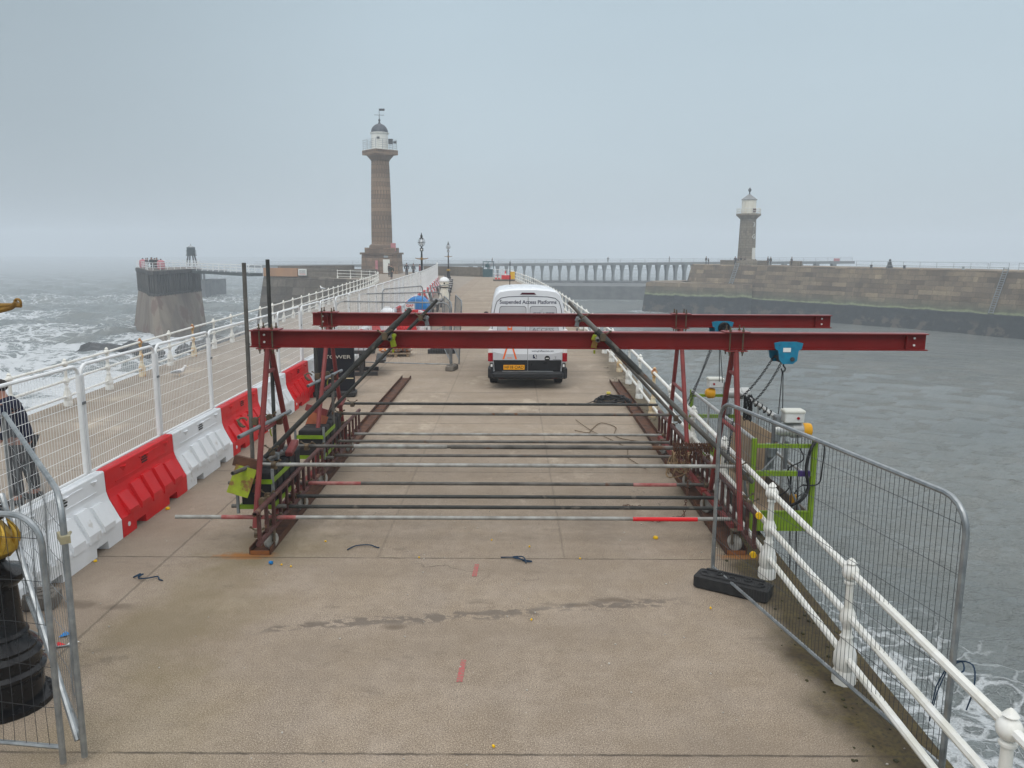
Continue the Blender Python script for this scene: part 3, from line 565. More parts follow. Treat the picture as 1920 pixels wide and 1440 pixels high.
# east lighthouse
def octa(r, z): return (r, z)
EX, EY, EZ = 47.9, 164.0, .85; k = 1.04
el = thing('east_lighthouse', 'short octagonal grey stone lighthouse with a cream lantern on the far harbour pier', 'lighthouse', (EX, EY, EZ))
uvwrap(MB().lathe([(2.15 * k, 0), (2.15 * k, .9), (1.95 * k, 1.1), (1.72 * k, 1.3)], n=8).build('plinth', st_elh, el))
uvwrap(MB().lathe([(1.70 * k, 1.3), (1.52 * k, 9.6 * k - .85), (1.6 * k, 9.7 * k - .8)], n=8).build('shaft', st_elh, el))
uvwrap(MB().lathe([(1.6 * k, 9.3), (2.05 * k, 9.75), (2.35 * k, 9.95), (2.35 * k, 10.3)], n=8).build('gallery', st_elh, el))
MB().lathe([(1.36 * k, 10.3), (1.36 * k, 13.1)], n=12).build('lantern', cream, el)
lr = MB().lathe([(1.52 * k, 13.05), (1.5 * k, 13.15), (.35, 14.05), (.12, 14.2)], n=12).build('roof', mat('pale_grey_roof', (.22, .225, .225), .7), el)
MB().lathe([(.16, 14.1), (.1, 14.5), (.13, 14.6), (.3, 14.9), (.32, 15.1), (.16, 15.35), (.03, 15.5)], n=10).build('finial', iron_grey, lr)
m = MB()
for i in range(16): a = 2 * PI * i / 16; m.tube((2.25 * k * math.cos(a), 2.25 * k * math.sin(a), 10.3), (2.25 * k * math.cos(a), 2.25 * k * math.sin(a), 11.3), .05, 4)
for hz in (10.8, 11.3): m.sweep([(2.25 * k * math.cos(2 * PI * i / 16), 2.25 * k * math.sin(2 * PI * i / 16), hz) for i in range(16)], .045, 4, closed=True)
m.build('gallery_rail', white_wall, el)
MB().box((.78, -1.42, 10.95), (.62, .2, .75)).build('lamp_box', rust, el)
fa = Vector((math.cos(R(-67.5)), math.sin(R(-67.5)), 0)); fu = Vector((math.cos(R(22.5)), math.sin(R(22.5)), 0))
dr_ = MB().box((1.0, -1.52, 2.35), (.72, .12, 2.3), rot=(0, 0, R(22.5))).build('door', white_wall, el)
for t_, z_ in (('3', 8.1), ('G', 5.7)):
    b_ = text_mb(t_, 1.15, (.62 + .15, -1.66 + (z_ - 5.7) * .03, z_), fu, (0, 0, 1), .06).build('painted_mark', ink_white, el)

# viaduct
vi = thing('viaduct', 'long concrete viaduct of the far pier extension standing on tapered columns', 'pier', (-17.5, 235, -5.2))
def vz(x): return lerp(-.5, .95, (x + 17.5) / 117)
cg = mat('viaduct_concrete', (.20, .215, .22), .85, c2=(.15, .16, .165), scale=.4)
mb = MB(); zz = [vz(-60), vz(100)]
mb.add([(-60, -2, zz[0] + 4.4), (117.3, -2, zz[1] + 4.4 + .15), (117.3, 2, zz[1] + 4.55), (-60, 2, zz[0] + 4.4), (-60, -2, zz[0] + 5.15), (117.3, -2, zz[1] + 5.3), (117.3, 2, zz[1] + 5.3), (-60, 2, zz[0] + 5.15)], [(0, 3, 2, 1), (4, 5, 6, 7), (0, 1, 5, 4), (1, 2, 6, 5), (2, 3, 7, 6), (3, 0, 4, 7)]); mb.build('deck_beam', cg, vi)
cm = MB(); cm.lathe([(.42, 0), (.34, 1.6), (.40, 3.0), (.85, 4.9)], n=4); cm.lathe([(.42, 0), (.34, 1.6), (.40, 3.0), (.85, 4.9)], (0, 2.4, 0), n=4); c0 = None
for i in range(32):
    x = 5.2 + i * 2.62
    if c0 is None: o = cm.build('column', cg, vi); c0 = o
    else: o = c0.copy(); COL.objects.link(o)
    o.location = (x, -1.3, 0); o.scale = (1, 1, (vz(x - 17.5) + 5.2 - .75 + .1) / 4.9)
m = MB()
for i in range(45):
    x = -40 + i * 3.56; m.tube((x, -1.7, vz(x - 17.5) + 5.1), (x, -1.7, vz(x - 17.5) + 6.3), .045, 4)
for h in (.45, .8, 1.2): m.tube((-58, -1.7, vz(-75) + 5.15 + h), (116.6, -1.7, vz(99) + 5.2 + h), .035, 4)
m.build('handrail', rail_far, vi)
for i, x in enumerate([92.5, 97, 101.7, 106.4, 111.4]): MB().box((x + 0., -1.2, 2.6), (1.25, 2.2, 5.2 + 1.0), taper=(.8, 1)).build('end_column', cg, vi)
sgn = MB().box((112, -1.9, 6.2), (1.7, .1, 1.6)).build('notice', pink_m, vi)
o = MB().prism([(-30, 233.5), (52, 231.5), (104, 231.5), (104, 240), (-30, 240)], -10, -5.15, inset=.01).build('viaduct_footing_wall', conc_grey)
tag(o, 'plain grey concrete sea wall carrying the viaduct columns', 'sea wall')
o = MB().prism([(-29, 212), (16, 210.5), (50, 209.0), (50.5, 231), (-30, 232)], -10, -5.6, inset=.01).build('harbour_mole', conc_grey)
tag(o, 'low grey concrete mole in front of the viaduct wall', 'sea wall')

# ------------------------------------------------------------------ west pier extension with timber jetty head
ex = thing('pier_extension', 'round-ended timber jetty on a flared concrete base standing in the surf', 'jetty', (-47, 112, SEA))
B0 = [(-15.8, 18.5), (-7.8, 5), (-2.5, -3), (-.6, -4.2), (-1.2, 5), (-2.1, 14.7), (-5, 22), (-13, 24)]
B1 = [(-13.8, 17), (-7.6, 6.5), (-4.2, 0), (-2.9, -1), (-2.6, 5.5), (-2.4, 14), (-5.5, 20.5), (-11.8, 22)]
conc_st = mat('stained_sea_concrete', (.27, .225, .175), .85, c2=(.14, .11, .088), scale=.35, streak=True, patch=((.17, .115, .09), .3, .53), bump=.3, bscale=3)
nB = len(B0); MB().add([(*p, -.8) for p in B0] + [(*p, 6.0) for p in B1], [(i, (i + 1) % nB, nB + (i + 1) % nB, nB + i) for i in range(nB)] + [list(range(nB, 2 * nB))]).build('concrete_base', conc_st, ex)
def sc_(P_, f): cx_, cy_ = sum(p[0] for p in P_) / len(P_), sum(p[1] for p in P_) / len(P_); return [(cx_ + (p[0] - cx_) * f, cy_ + (p[1] - cy_) * f) for p in P_]
T = sc_(B1, .985) + [sc_(B1, .985)[0]]
pile = MB(); 
MB().prism(sc_(B1, .9), 6.0, 9.2).build('core', timber_dark, ex)
p0 = None; Ls = plen(T)
for i in range(72):
    q = along(T, Ls * i / 72)[0]
    if p0 is None: o = MB().tube((0, 0, 5.9), (0, 0, 9.35), .17, 6).build('pile', timber_dark, ex); p0 = o
    else: o = p0.copy(); COL.objects.link(o)
    o.location = (q[0], q[1], 0); o.rotation_euler = (random.uniform(-.01, .01), random.uniform(-.01, .01), i)
MB().prism(sc_(B1, 1.06), 8.95, 9.45).build('rim_beam', timber_dark, ex)
MB().prism(sc_(B1, 1.02), 6.0, 6.25).build('sill_beam', timber_dark, ex)
MB().prism(sc_(B1, 1.04), 9.45, 9.55).build('deck_boards', wood_grey, ex)
m = MB(); T2 = sc_(T, 1.02)
for i in range(26): q = along(T2, Ls * i / 26)[0]; m.tube((*q, 9.5), (*q, 10.6), .04, 4)
for h in (9.9, 10.25, 10.6): m.sweep([(*along(T2, Ls * i / 40)[0], h) for i in range(40)], .03, 4, closed=True)
m.build('handrail', fence_white, ex)
for x, y, lab in ((-57.2, 123.5, 'left'), (-50.9, 115.5, 'right')):
    t = thing('buoy_barrel', 'faded red buoy barrel at the %s end of the group on the timber jetty' % lab, 'buoy', (x, y, .55)); MB().lathe([(.25, 0), (.52, .15), (.56, .7), (.5, 1.2), (.2, 1.38)], n=12).build('barrel', pink_m, t); MB().lathe([(.12, 1.35), (.1, 1.55)], n=8).build('ring_eye', iron_grey, t)
ob = MB().prism([(-80.8, 200), (-77.4, 200), (-77.2, 214), (-81.2, 214)], -10, -4.3, inset=-.03).build('outer_pier_block', conc_grey); tag(ob, 'plain grey concrete pier block behind the timber jetty', 'pier')
for i, dx in enumerate((-80.3, -79.5, -78.7, -77.9)): MB().box((dx, 201, -3.3), (.35, .6, 2.1)).build('stub_column', conc_grey, ob)
MB().box((-79.5, 206, -2.1), (7, 12, .5)).build('deck_slab', conc_grey, ob)
lt = thing('beacon_tower', 'small dark beacon tower on splayed legs at the far pier extension', 'beacon', (-60.3, 150, .28))
for sx in (-1, 1):
    for sy in (-1, 1): MB().tube((sx * .75, sy * .75, 0), (sx * .42, sy * .42, 2.1), .14, 6).build('leg', iron_grey, lt)
MB().lathe([(.95, 2.0), (.95, 2.15)], n=8).build('gallery', iron_grey, lt)
MB().box((0, 0, 2.85), (1.15, 1.15, 1.45)).build('cabin', mat('dark_green_cladding', (.03, .05, .055), .7), lt)
MB().lathe([(.75, 3.55), (.1, 3.95), (.05, 4.2)], n=4).build('roof', rail_far, lt)
m = MB()
for a in range(8): m.tube((.9 * math.cos(a * PI / 4), .9 * math.sin(a * PI / 4), 2.1), (.9 * math.cos(a * PI / 4), .9 * math.sin(a * PI / 4), 3.0), .03, 4)
m.sweep([(.9 * math.cos(a * PI / 4), .9 * math.sin(a * PI / 4), 3.0) for a in range(8)], .03, 4, closed=True); m.build('gallery_rail', iron_grey, lt)
fb = thing('footbridge', 'slim steel footbridge with white handrails joining the timber jetty to the stone pier', 'bridge', (-49.3, 125.0, .1), math.atan2(-15, 14.8))
MB().box((10.4, -.9, -.02), (21.2, 1.9, .42)).build('deck_girder', mat('grey_green_girder', (.07, .085, .085), .6), fb)
for yy in (-1.8, 0):
    m = MB()
    for i in range(12): m.tube((-.2 + i * 1.9, yy, .15), (-.2 + i * 1.9, yy, 1.25), .045, 4)
    for h in (.45, .85, 1.25): m.tube((-.3, yy, h), (21, yy, h), .04, 5)
    m.build('handrail', fence_white, fb)

# ------------------------------------------------------------------ west lighthouse
WX, WY = -19.9, 122.0
wl = thing('west_lighthouse', 'tall fluted sandstone column lighthouse with a white lantern and dark dome', 'lighthouse', (WX, WY, 0))
uvwrap(MB().box((0, 0, 1.45), (5.5, 5.5, 2.9), taper=(.96, .96)).build('plinth', st_lh, wl)); uvwrap(MB().box((0, 0, 3.0), (5.75, 5.75, .28)).build('plinth_cornice', st_lh, wl))
uvwrap(MB().box((0, 0, 3.5), (4.5, 4.5, .72)).build('step', st_lh, wl)); uvwrap(MB().lathe([(1.95, 3.86), (1.9, 4.15), (1.62, 4.4)], n=20).build('shaft_base', st_lh, wl))
sh = MB(); sh.lathe([(1.56, 4.3), (1.56, 6), (1.50, 10), (1.42, 13.5), (1.32, 16.7)], n=40, flute=.055); uvwrap(sh.build('shaft', st_lh, wl))
uvwrap(MB().lathe([(1.36, 16.6), (1.4, 16.75), (1.75, 17.15), (2.0, 17.4), (2.0, 17.5)], n=24).build('capital', st_lh, wl))
gl = uvwrap(MB().box((0, 0, 17.82), (3.85, 3.85, .66), rot=(0, 0, R(41))).build('gallery', st_lh, wl))
MB().box((0, 0, 18.2), (3.75, 3.75, .08), rot=(0, 0, R(41))).build('gallery_floor', white_wall, wl)
MB().lathe([(1.24, 18.2), (1.24, 20.5), (1.38, 20.55), (1.42, 20.7), (1.2, 20.75)], n=24).build('lantern', white_wall, wl)
dm = MB().lathe([(1.26 * math.cos(a) + .01, 20.7 + 1.32 * math.sin(a)) for a in np.linspace(0, PI / 2 * .93, 9)], n=16).build('dome', roof_lead, wl, smooth=True, auto=20)
m = MB().lathe([(.24, 21.95), (.2, 22.1), (.12, 22.2), (.12, 22.35), (.18, 22.5), (.05, 22.8), (.025, 24.2)], n=8)
for a in (R(10), R(100)): m.tube((-.72 * math.cos(a), -.72 * math.sin(a), 23.25), (.72 * math.cos(a), .72 * math.sin(a), 23.25), .03, 4)
m.build('finial', iron_grey, dm); MB().box((.42, 0, 24.0), (.8, .05, .32)).build('weather_vane', iron_grey, dm)
MB().box((-.02, -1.25, 19.85), (.42, .1, .3)).build('louvre', iron_grey, wl)
m = MB(); c, s_ = math.cos(R(41)), math.sin(R(41)); g4 = [(1.8, 1.8), (-1.8, 1.8), (-1.8, -1.8), (1.8, -1.8)]; g4 = [(a * c - b * s_, a * s_ + b * c) for a, b in g4]
for i in range(4):
    a, b = Vector(g4[i]), Vector(g4[(i + 1) % 4])
    for t in (0, .33, .66): q = a.lerp(b, t); m.tube((*q, 18.2), (*q, 19.65), .035, 4)
    for h in (18.5, 18.8, 19.1, 19.35, 19.65): m.tube((*a, h), (*b, h), .022, 4)
m.build('gallery_rail', rail_far, wl); MB().box((1.75, -.9, 19.35), (.6, .5, .72)).build('fog_signal', iron_grey, wl); MB().lathe([(.14, .3), (.2, .75)], (1.85, -.9, 19.25), n=8, ax='X').build('signal_horn', iron_grey, wl)
MB().box((1.05, -2.79, 1.15), (1.0, .1, 2.0)).build('door', white_wall, wl); MB().box((1.0, -2.83, 2.55), (.62, .08, .28)).build('plaque', rail_far, wl); MB().box((2.0, -1.9, 3.95), (.7, .3, 1.2)).build('side_board', pink_m, wl)
MB().box((-.35, -3.2, .9), (.35, .35, 2.2)).build('red_board', pink_m, wl)

# haze: one closed box of even air round everything
hz = MB().box((0, 0, 12.2), (2900, 2900, 45.5)).build('haze', None); hm = bpy.data.materials.new('sea_haze'); hm.use_nodes = True; hn = hm.node_tree; hn.nodes.clear()
ho = hn.nodes.new('ShaderNodeOutputMaterial'); pv = hn.nodes.new('ShaderNodeVolumePrincipled'); pv.inputs['Color'].default_value = (.86, .93, 1.0, 1); pv.inputs['Density'].default_value = .0014; pv.inputs['Anisotropy'].default_value = 0.
hn.links.new(pv.outputs[0], ho.inputs['Volume']); hz.data.materials.clear(); hz.data.materials.append(hm); hz['kind'] = 'stuff'; hz.location = (0, 0, 0)
# ================================================================== THINGS ON THE DECK
# ------------------------------------------------------------------ cast-iron railings
def post_mb():
    m = MB(); m.lathe([(.095, -.02), (.095, .09), (.080, .12), (.092, .16), (.090, .25), (.066, .33), (.046, .38), (.054, .41), (.040, .43), (.034, .52)], n=8)
    m.lathe([(.034, .47), (.045, .51), (.066, .545), (.070, .58), (.058, .615), (.045, .64), (.036, .66)], n=12); m.lathe([(.036, .64), (.032, .86), (.048, .87), (.048, .885), (.034, .895)], n=10)
    m.ball((0, 0, .965), .070, 14, 8, (1, 1, 1.0)); m.lathe([(.03, 1.03), (.045, 1.045), (.025, 1.07), (.008, 1.085)], n=10)
    return m
def iron_railing(name, label, poly, s_list, rr=.031, rusty=(), old=False, mids=(.23, .58, .965)):
    rt = thing(name, label, 'railing', (*poly[0], 0)); o0 = Vector((*poly[0], 0)); base = None; S = s_list
    for z in mids:
        MB().sweep([Vector((*along(poly, s)[0], z)) - o0 + Vector((0, 0, random.uniform(-.006, .006))) for s in S], rr, 8).build('rail', white_paint, rt, smooth=True)
    pm = post_mb(); a = pm.build('post', old_white if old else white_paint, rt, smooth=True); rm = None
    for i, s in enumerate(S):
        o = a if i == 0 else a.copy()
        if i: COL.objects.link(o)
        if i in rusty:
            if rm is None: rm = a.data.copy(); rm.materials[0] = rusty_white
            o.data = rm; o['label'] = 'rust stained post'
        q, t = along(poly, s); o.location = Vector((*q, 0)) - o0; o.rotation_euler = (random.uniform(-.012, .012), random.uniform(-.015, .015), math.atan2(t.y, t.x))
    return rt
# right railing: posts measured at y = 8.22, 6.07 ...
RRs = smooth_poly(RR, 4)
def s_at(poly, y): 
    s = 0
    for a, b in zip(poly, poly[1:]):
        l = (Vector(b) - Vector(a)).length
        if a[1] <= y <= b[1]: return s + l * (y - a[1]) / (b[1] - a[1])
        s += l
    return s
s0 = s_at(RRs, 8.22) % 2.14
iron_railing('iron_railing', 'white cast iron railing with ball-topped posts along the harbour side of the deck', RRs, [s0 + 2.14 * k for k in range(int((plen(RRs) - s0) / 2.14) + 1)], rusty=tuple(round((s_at(RRs, q) - s0) / 2.14) for q in (17.0, 23.4)))
LRs = smooth_poly(LR, 4); s0 = s_at(LRs, 17.6) % 2.13
nl = int((plen(LRs) - s0) / 2.13) + 1
lrl = iron_railing('iron_railing', 'white cast iron railing with ball-topped posts along the open sea side of the deck', LRs, [s0 + 2.13 * k for k in range(nl)], rr=.03, rusty=(int((s_at(LRs, 21.8) - s0) / 2.13 + .5), int((s_at(LRs, 26.2) - s0) / 2.13 + .5)), old=True)

# ------------------------------------------------------------------ water-filled barriers with mesh panels
def barrier(m):
    rt = thing('water_barrier', '', 'traffic barrier'); Lh = .97; b = MB()
    st = [(-Lh, 0), (-.62, 0), (-.615, .10), (-.36, .10), (-.355, 0), (.355, 0), (.36, .10), (.615, .10), (.62, 0), (Lh, 0)]
    def prof(zb): return [(.235, zb), (.235, .24), (.215, .27), (.10, .50), (.085, .545), (.07, .60), (.062, .845), (.05, .86)]
    n = 16; rings = []
    for y, zb in st:
        p = prof(zb); rings.append([(x, y, z) for x, z in p] + [(-x, y, z) for x, z in p[::-1]])
    vs = [q for r in rings for q in r]; fs = []
    for i in range(len(rings) - 1):
        for k in range(n): fs.append((i * n + k, i * n + (k + 1) % n, (i + 1) * n + (k + 1) % n, (i + 1) * n + k))
    fs += [list(range(n))[::-1], list(range((len(rings) - 1) * n, len(rings) * n))]; b.add(vs, fs)
    for s in (1, -1):
        for k in range(5):
            y0 = -.80 + k * .335; w = .25; zt = (.50, .545, .56, .56, .53)[k]; zl = (.25, .22, .20, .20, .23)[k]; x0, x1 = .252 * s, .118 * s
            b.add([(x0, y0, zl), (x0, y0 + w, zl), (x0, y0 + w, .30), (x0, y0, .30), (x1, y0 + .01, zt), (x1, y0 + w - .01, zt), (.05 * s, y0, zt), (.05 * s, y0 + w, zt), (.15 * s, y0, zl), (.15 * s, y0 + w, zl)],
                  [(0, 1, 2, 3), (3, 2, 5, 4), (4, 5, 7, 6), (0, 3, 4, 6, 8), (1, 9, 7, 5, 2), (0, 8, 9, 1)])
        for y0 in (-.62, .02, .62):
            b.add([(.06 * s, y0, .80), (.06 * s, y0 + .2, .80), (.10 * s, y0 + .1, .80), (.06 * s, y0 + .1, .72)], [(0, 1, 2), (0, 2, 3), (1, 3, 2)])
        b.box((.069 * s, 0, .655), (.012, 1.5, .012)); b.box((.066 * s, .2, .79), (.012, .55, .016))
    b.build('shell', m, rt)
    for s in (1, -1):
        pm = MB()
        for k, w in enumerate((.13, .17, .15)): pm.box((.0735 * s + .0, .05, .775 - k * .035), (.006, w, .017))
        pm.build('printed_notice', ink_blk, rt)
        MB().lathe([(.03, 0), (.03, .008)], (.238 * s, -.82, .13), n=10, ax='X').build('drain_plug', fence_white, rt)
    return rt
def mesh_panel(name, w, z0, z1, fr, mf, mw, dv, dh, rad, cat, wr=.0022, bow=0.):
    """fence panel in the local x-z plane from x=0 to w"""
    rt = thing(name, '', cat); pts = []
    for cx, cz, a0 in ((rad, z1 - rad, 180), (w - rad, z1 - rad, 90)):
        for k in range(6): a = R(a0 - k * 18); pts.append((cx + rad * math.cos(a), 0, cz + rad * math.sin(a)))
    MB().sweep([(0, 0, z0)] + pts + [(w, 0, z0)], fr, 8).build('frame', mf, rt, smooth=True); fz = z0 + .0 if z0 > .5 else z0 + .12
    MB().tube((0, 0, fz), (w, 0, fz), fr * .8, 6).build('bottom_bar', mf, rt, smooth=True)
    m = MB(); n = int(w / dv)
    def yy(x, z): return bow * math.sin(x * 7.1 + z * 2.3) * math.sin(PI * (z - z0) / (z1 - z0))
    for i in range(1, n):
        x = w * i / n; zt = z1
        if x < rad: zt = z1 - rad + math.sqrt(rad ** 2 - (rad - x) ** 2)
        if w - x < rad: zt = z1 - rad + math.sqrt(rad ** 2 - (rad - w + x) ** 2)
        if bow: m.sweep([(x + yy(z, x) * .5, yy(x, z), z) for z in np.linspace(fz, zt, 6)], wr, 3)
        else: m.tube((x, 0, fz), (x, 0, zt), wr, 3, cap=False)
    k = int((z1 - fz) / dh)
    for i in range(1, k + 1):
        z = fz + i * dh * 1.0
        if z < z1 - .03:
            if bow: m.sweep([(x, yy(x, z), z) for x in np.linspace(0, w, 24)], wr * 1.25, 3)
            else: m.tube((0, 0, z), (w, 0, z), wr * 1.25, 3, cap=False)
    m.build('wire_mesh', mw, rt)
    return rt
BP = smooth_poly([(-5.03, 1.4), (-5.03, 5.4), (-5.03, 12), (-5.04, 17), (-5.1, 24), (-5.35, 34), (-5.7, 45), (-6.1, 56), (-6.9, 70), (-7.7, 82), (-8.9, 93)], 4)
sb = s_at(BP, 7.35); LB = 1.955
redB = barrier(bar_red); whiB = barrier(bar_white); cache(redB); cache(whiB)
pnl = mesh_panel('mesh_fence_panel', 1.90, .90, 2.19, .021, fence_white, fence_white, .052, .14, .12, 'fence panel'); cache(pnl)
for sx in (.0, 1.90): MB().box((sx, 0, 1.5), (.045, .05, 1.16)).build('upright', fence_white, pnl)
MB().box((1.925, 0, 1.75), (.07, .07, .03)).build('clip', galv_dull, pnl); cache(pnl)
used = {}
i = 0; seq = []
s = sb - 2 * LB
while s + LB < plen(BP):
    seq.append(s); s += LB
_u = ['', 'first', 'second', 'third', 'fourth', 'fifth', 'sixth', 'seventh', 'eighth', 'ninth', 'tenth', 'eleventh', 'twelfth', 'thirteenth', 'fourteenth', 'fifteenth', 'sixteenth', 'seventeenth', 'eighteenth', 'nineteenth']
_t = {2: 'twenty', 3: 'thirty', 4: 'forty', 5: 'fifty'}; _tt = {2: 'twentieth', 3: 'thirtieth', 4: 'fortieth', 5: 'fiftieth'}
ordn = ['nearest'] + [(_u[k] if k < 20 else (_tt[k // 10] if k % 10 == 0 else _t[k // 10] + '-' + _u[k % 10])) for k in range(2, 60)]
cr = cw = 0
for i, s in enumerate(seq):
    q, t = along(BP, s + LB / 2); red = i >= 3 and (i - 3) % 2 == 0
    if red: cr += 1
    else: cw += 1
    c = cr if red else cw; nm = 'red' if red else 'white'
    lab = '%s %s water-filled barrier in the long row, counted from the camera' % (ordn[c - 1], nm)
    proto = redB if red else whiB; key = nm
    if key in used: o = dup(proto, (*q, 0), math.atan2(t.y, t.x) - PI / 2, lab, 'red and white barriers in the long row')
    else: used[key] = 1; o = proto; o.location = (*q, 0); o.rotation_euler.z = math.atan2(t.y, t.x) - PI / 2; tag(o, lab, None, 'red and white barriers in the long row')
    qa = along(BP, s - .22)[0]
    lab2 = '%s white mesh fence panel standing on the barrier row, counted from the camera' % ordn[i]
    if i == 0: o = pnl; o.location = (*qa, 0); o.rotation_euler.z = math.atan2(t.y, t.x); tag(o, lab2, None, 'white mesh panels on the barrier row')
    else: dup(pnl, (*qa, 0), math.atan2(t.y, t.x) + (.0 if i < 4 else random.uniform(-.01, .01)), lab2, 'white mesh panels on the barrier row')

# ------------------------------------------------------------------ grey temporary fence panels
hw = mesh_panel('site_fence_panel', 3.45, .02, 1.98, .021, galv, wire_dark, .05, .335, .22, 'fence panel', wr=.0023)
hw.location = (2.2, 8.17, .0); hw.rotation_euler.z = math.atan2(-3.42, .70); tag(hw, 'galvanised mesh site fence panel leaning beside the harbour railing on the right', None, 'galvanised site fence panels')
kn = MB().sweep(smooth_poly([(3.43, .0, .85), (3.47, .05, .9), (3.52, .02, .86), (3.47, -.05, .84), (3.43, .03, .88), (3.55, .06, .92), (3.6, .04, .8), (3.57, .03, .62)], 5), .005, 5)
kn.sweep([(3.44, -.03, .86), (3.40, -.06, .7), (3.38, -.07, .5)], .0045, 5); kn.sweep([(3.44, -.02, .86), (3.42, -.07, .66), (3.36, -.05, .42)], .004, 5); kn.build('rope_tie', rope_blue, hw)
cache(hw)
hb = mesh_panel('site_fence_panel', 3.45, .02, 1.80, .021, galv, wire_dark, .085, .30, .20, 'fence panel', wr=.0022, bow=.018)
hb.location = (-3.08, 4.93, .01); hb.rotation_euler.z = R(173); tag(hb, 'galvanised mesh site fence panel in front of the black lamp post base', None, 'galvanised site fence panels')
ha = mesh_panel('site_fence_panel', 3.45, .02, 1.92, .021, galv, galv_dull, .075, .30, .20, 'fence panel', wr=.002, bow=.02)
ha.location = (-2.97, 5.0, .01); ha.rotation_euler.z = math.atan2(2.25, -1.75); tag(ha, 'galvanised mesh site fence panel running away behind the black lamp post base', None, 'galvanised site fence panels')
cl = MB().box((.02, .0, 1.62), (.14, .06, .05)).tube((-.05, .0, 1.62), (.10, -.05, 1.62), .012, 6).build('clamp', mat('brass_clamp', (.38, .34, .22), .5, .4), ha)
MB().tube((.10, .02, .1), (1.45, .22, 1.6), .022, 8).build('brace_tube', galv, ha)
def block(name, label, x, y, rz, m=black_pl, L_=.72, grp=None, w=.24, h=.15):
    rt = thing(name, label, 'fence foot', (x, y, 0), rz, grp); MB().bbox((0, 0, h / 2), (L_, w, h), .02).build('body', m, rt)
    t = MB()
    for k in range(5): t.lathe([(.042, 0), (.046, .012), (.03, .014), (.028, .001)], ((k - 2) * L_ * .19, .03 * (1 if k % 2 else -1), h), 10)
    t.bbox((0, -w * .36, h + .008), (L_ * .8, .03, .02), .006); t.bbox((0, w * .36, h + .008), (L_ * .8, .03, .02), .006); t.build('socket_rims', m, rt); return rt
G = 'fence feet'
block('fence_foot', 'black rubber fence foot under the right-hand site fence panel', 2.33, 7.83, R(-32), black_pl, .78, G)
block('fence_foot', 'brown concrete fence foot behind the black lamp post base', -4.83, 7.38, R(10), wood_grey, .6, G)
# panels round the work site by the tanks
h2 = mesh_panel('site_fence_panel', 3.45, .02, 1.98, .021, galv_dull, galv_dull, .075, .30, .22, 'fence panel', wr=.0016); cache(h2); h2n = []
def hcopy(label, a, b, tilt=0., z=.01):
    d = Vector(b) - Vector(a)
    if not h2n: h2n.append(1); o = h2; o.location = (*a, z); o.rotation_euler.z = math.atan2(d.y, d.x); tag(o, label, None, 'galvanised site fence panels')
    else: o = dup(h2, (*a, z), math.atan2(d.y, d.x), label, 'galvanised site fence panels')
    o.rotation_euler.x = tilt; o.scale = (d.length / 3.45, 1, 1)
    return o
# dup of the panel without the rope tie
for c in KID[hw.name]:
    if c.name.startswith('rope_tie'): KID[hw.name] = [k for k in KID[hw.name] if k != c]; break
hcopy('site fence panel facing the camera across the work site behind the gantry', (-5.35, 24.0), (-1.86, 23.5))
hcopy('site fence panel behind the white water tank', (-5.45, 28.0), (-2.6, 29.6), -.03)
hcopy('site fence panel closing the right side of the work site', (-1.82, 23.6), (-2.35, 27.2))
hcopy('site fence panel leaning against the right side panel of the work site', (-1.66, 24.4), (-2.1, 27.9), .05)
hcopy('farthest site fence panel, slanting left of the blue tank', (-5.25, 31.6), (-4.0, 34.8), .04)
hcopy('site fence panel along the right side of the blue tank', (-3.4, 33.0), (-2.9, 36.5))
block('fence_foot', 'brown fence foot at the corner of the work site nearest the van', -1.8, 23.35, R(78), wood_grey, .6, G)
block('fence_foot', 'dark flat fence foot lying inside the work site', -2.45, 27.2, R(4), black_pl, .95, G)

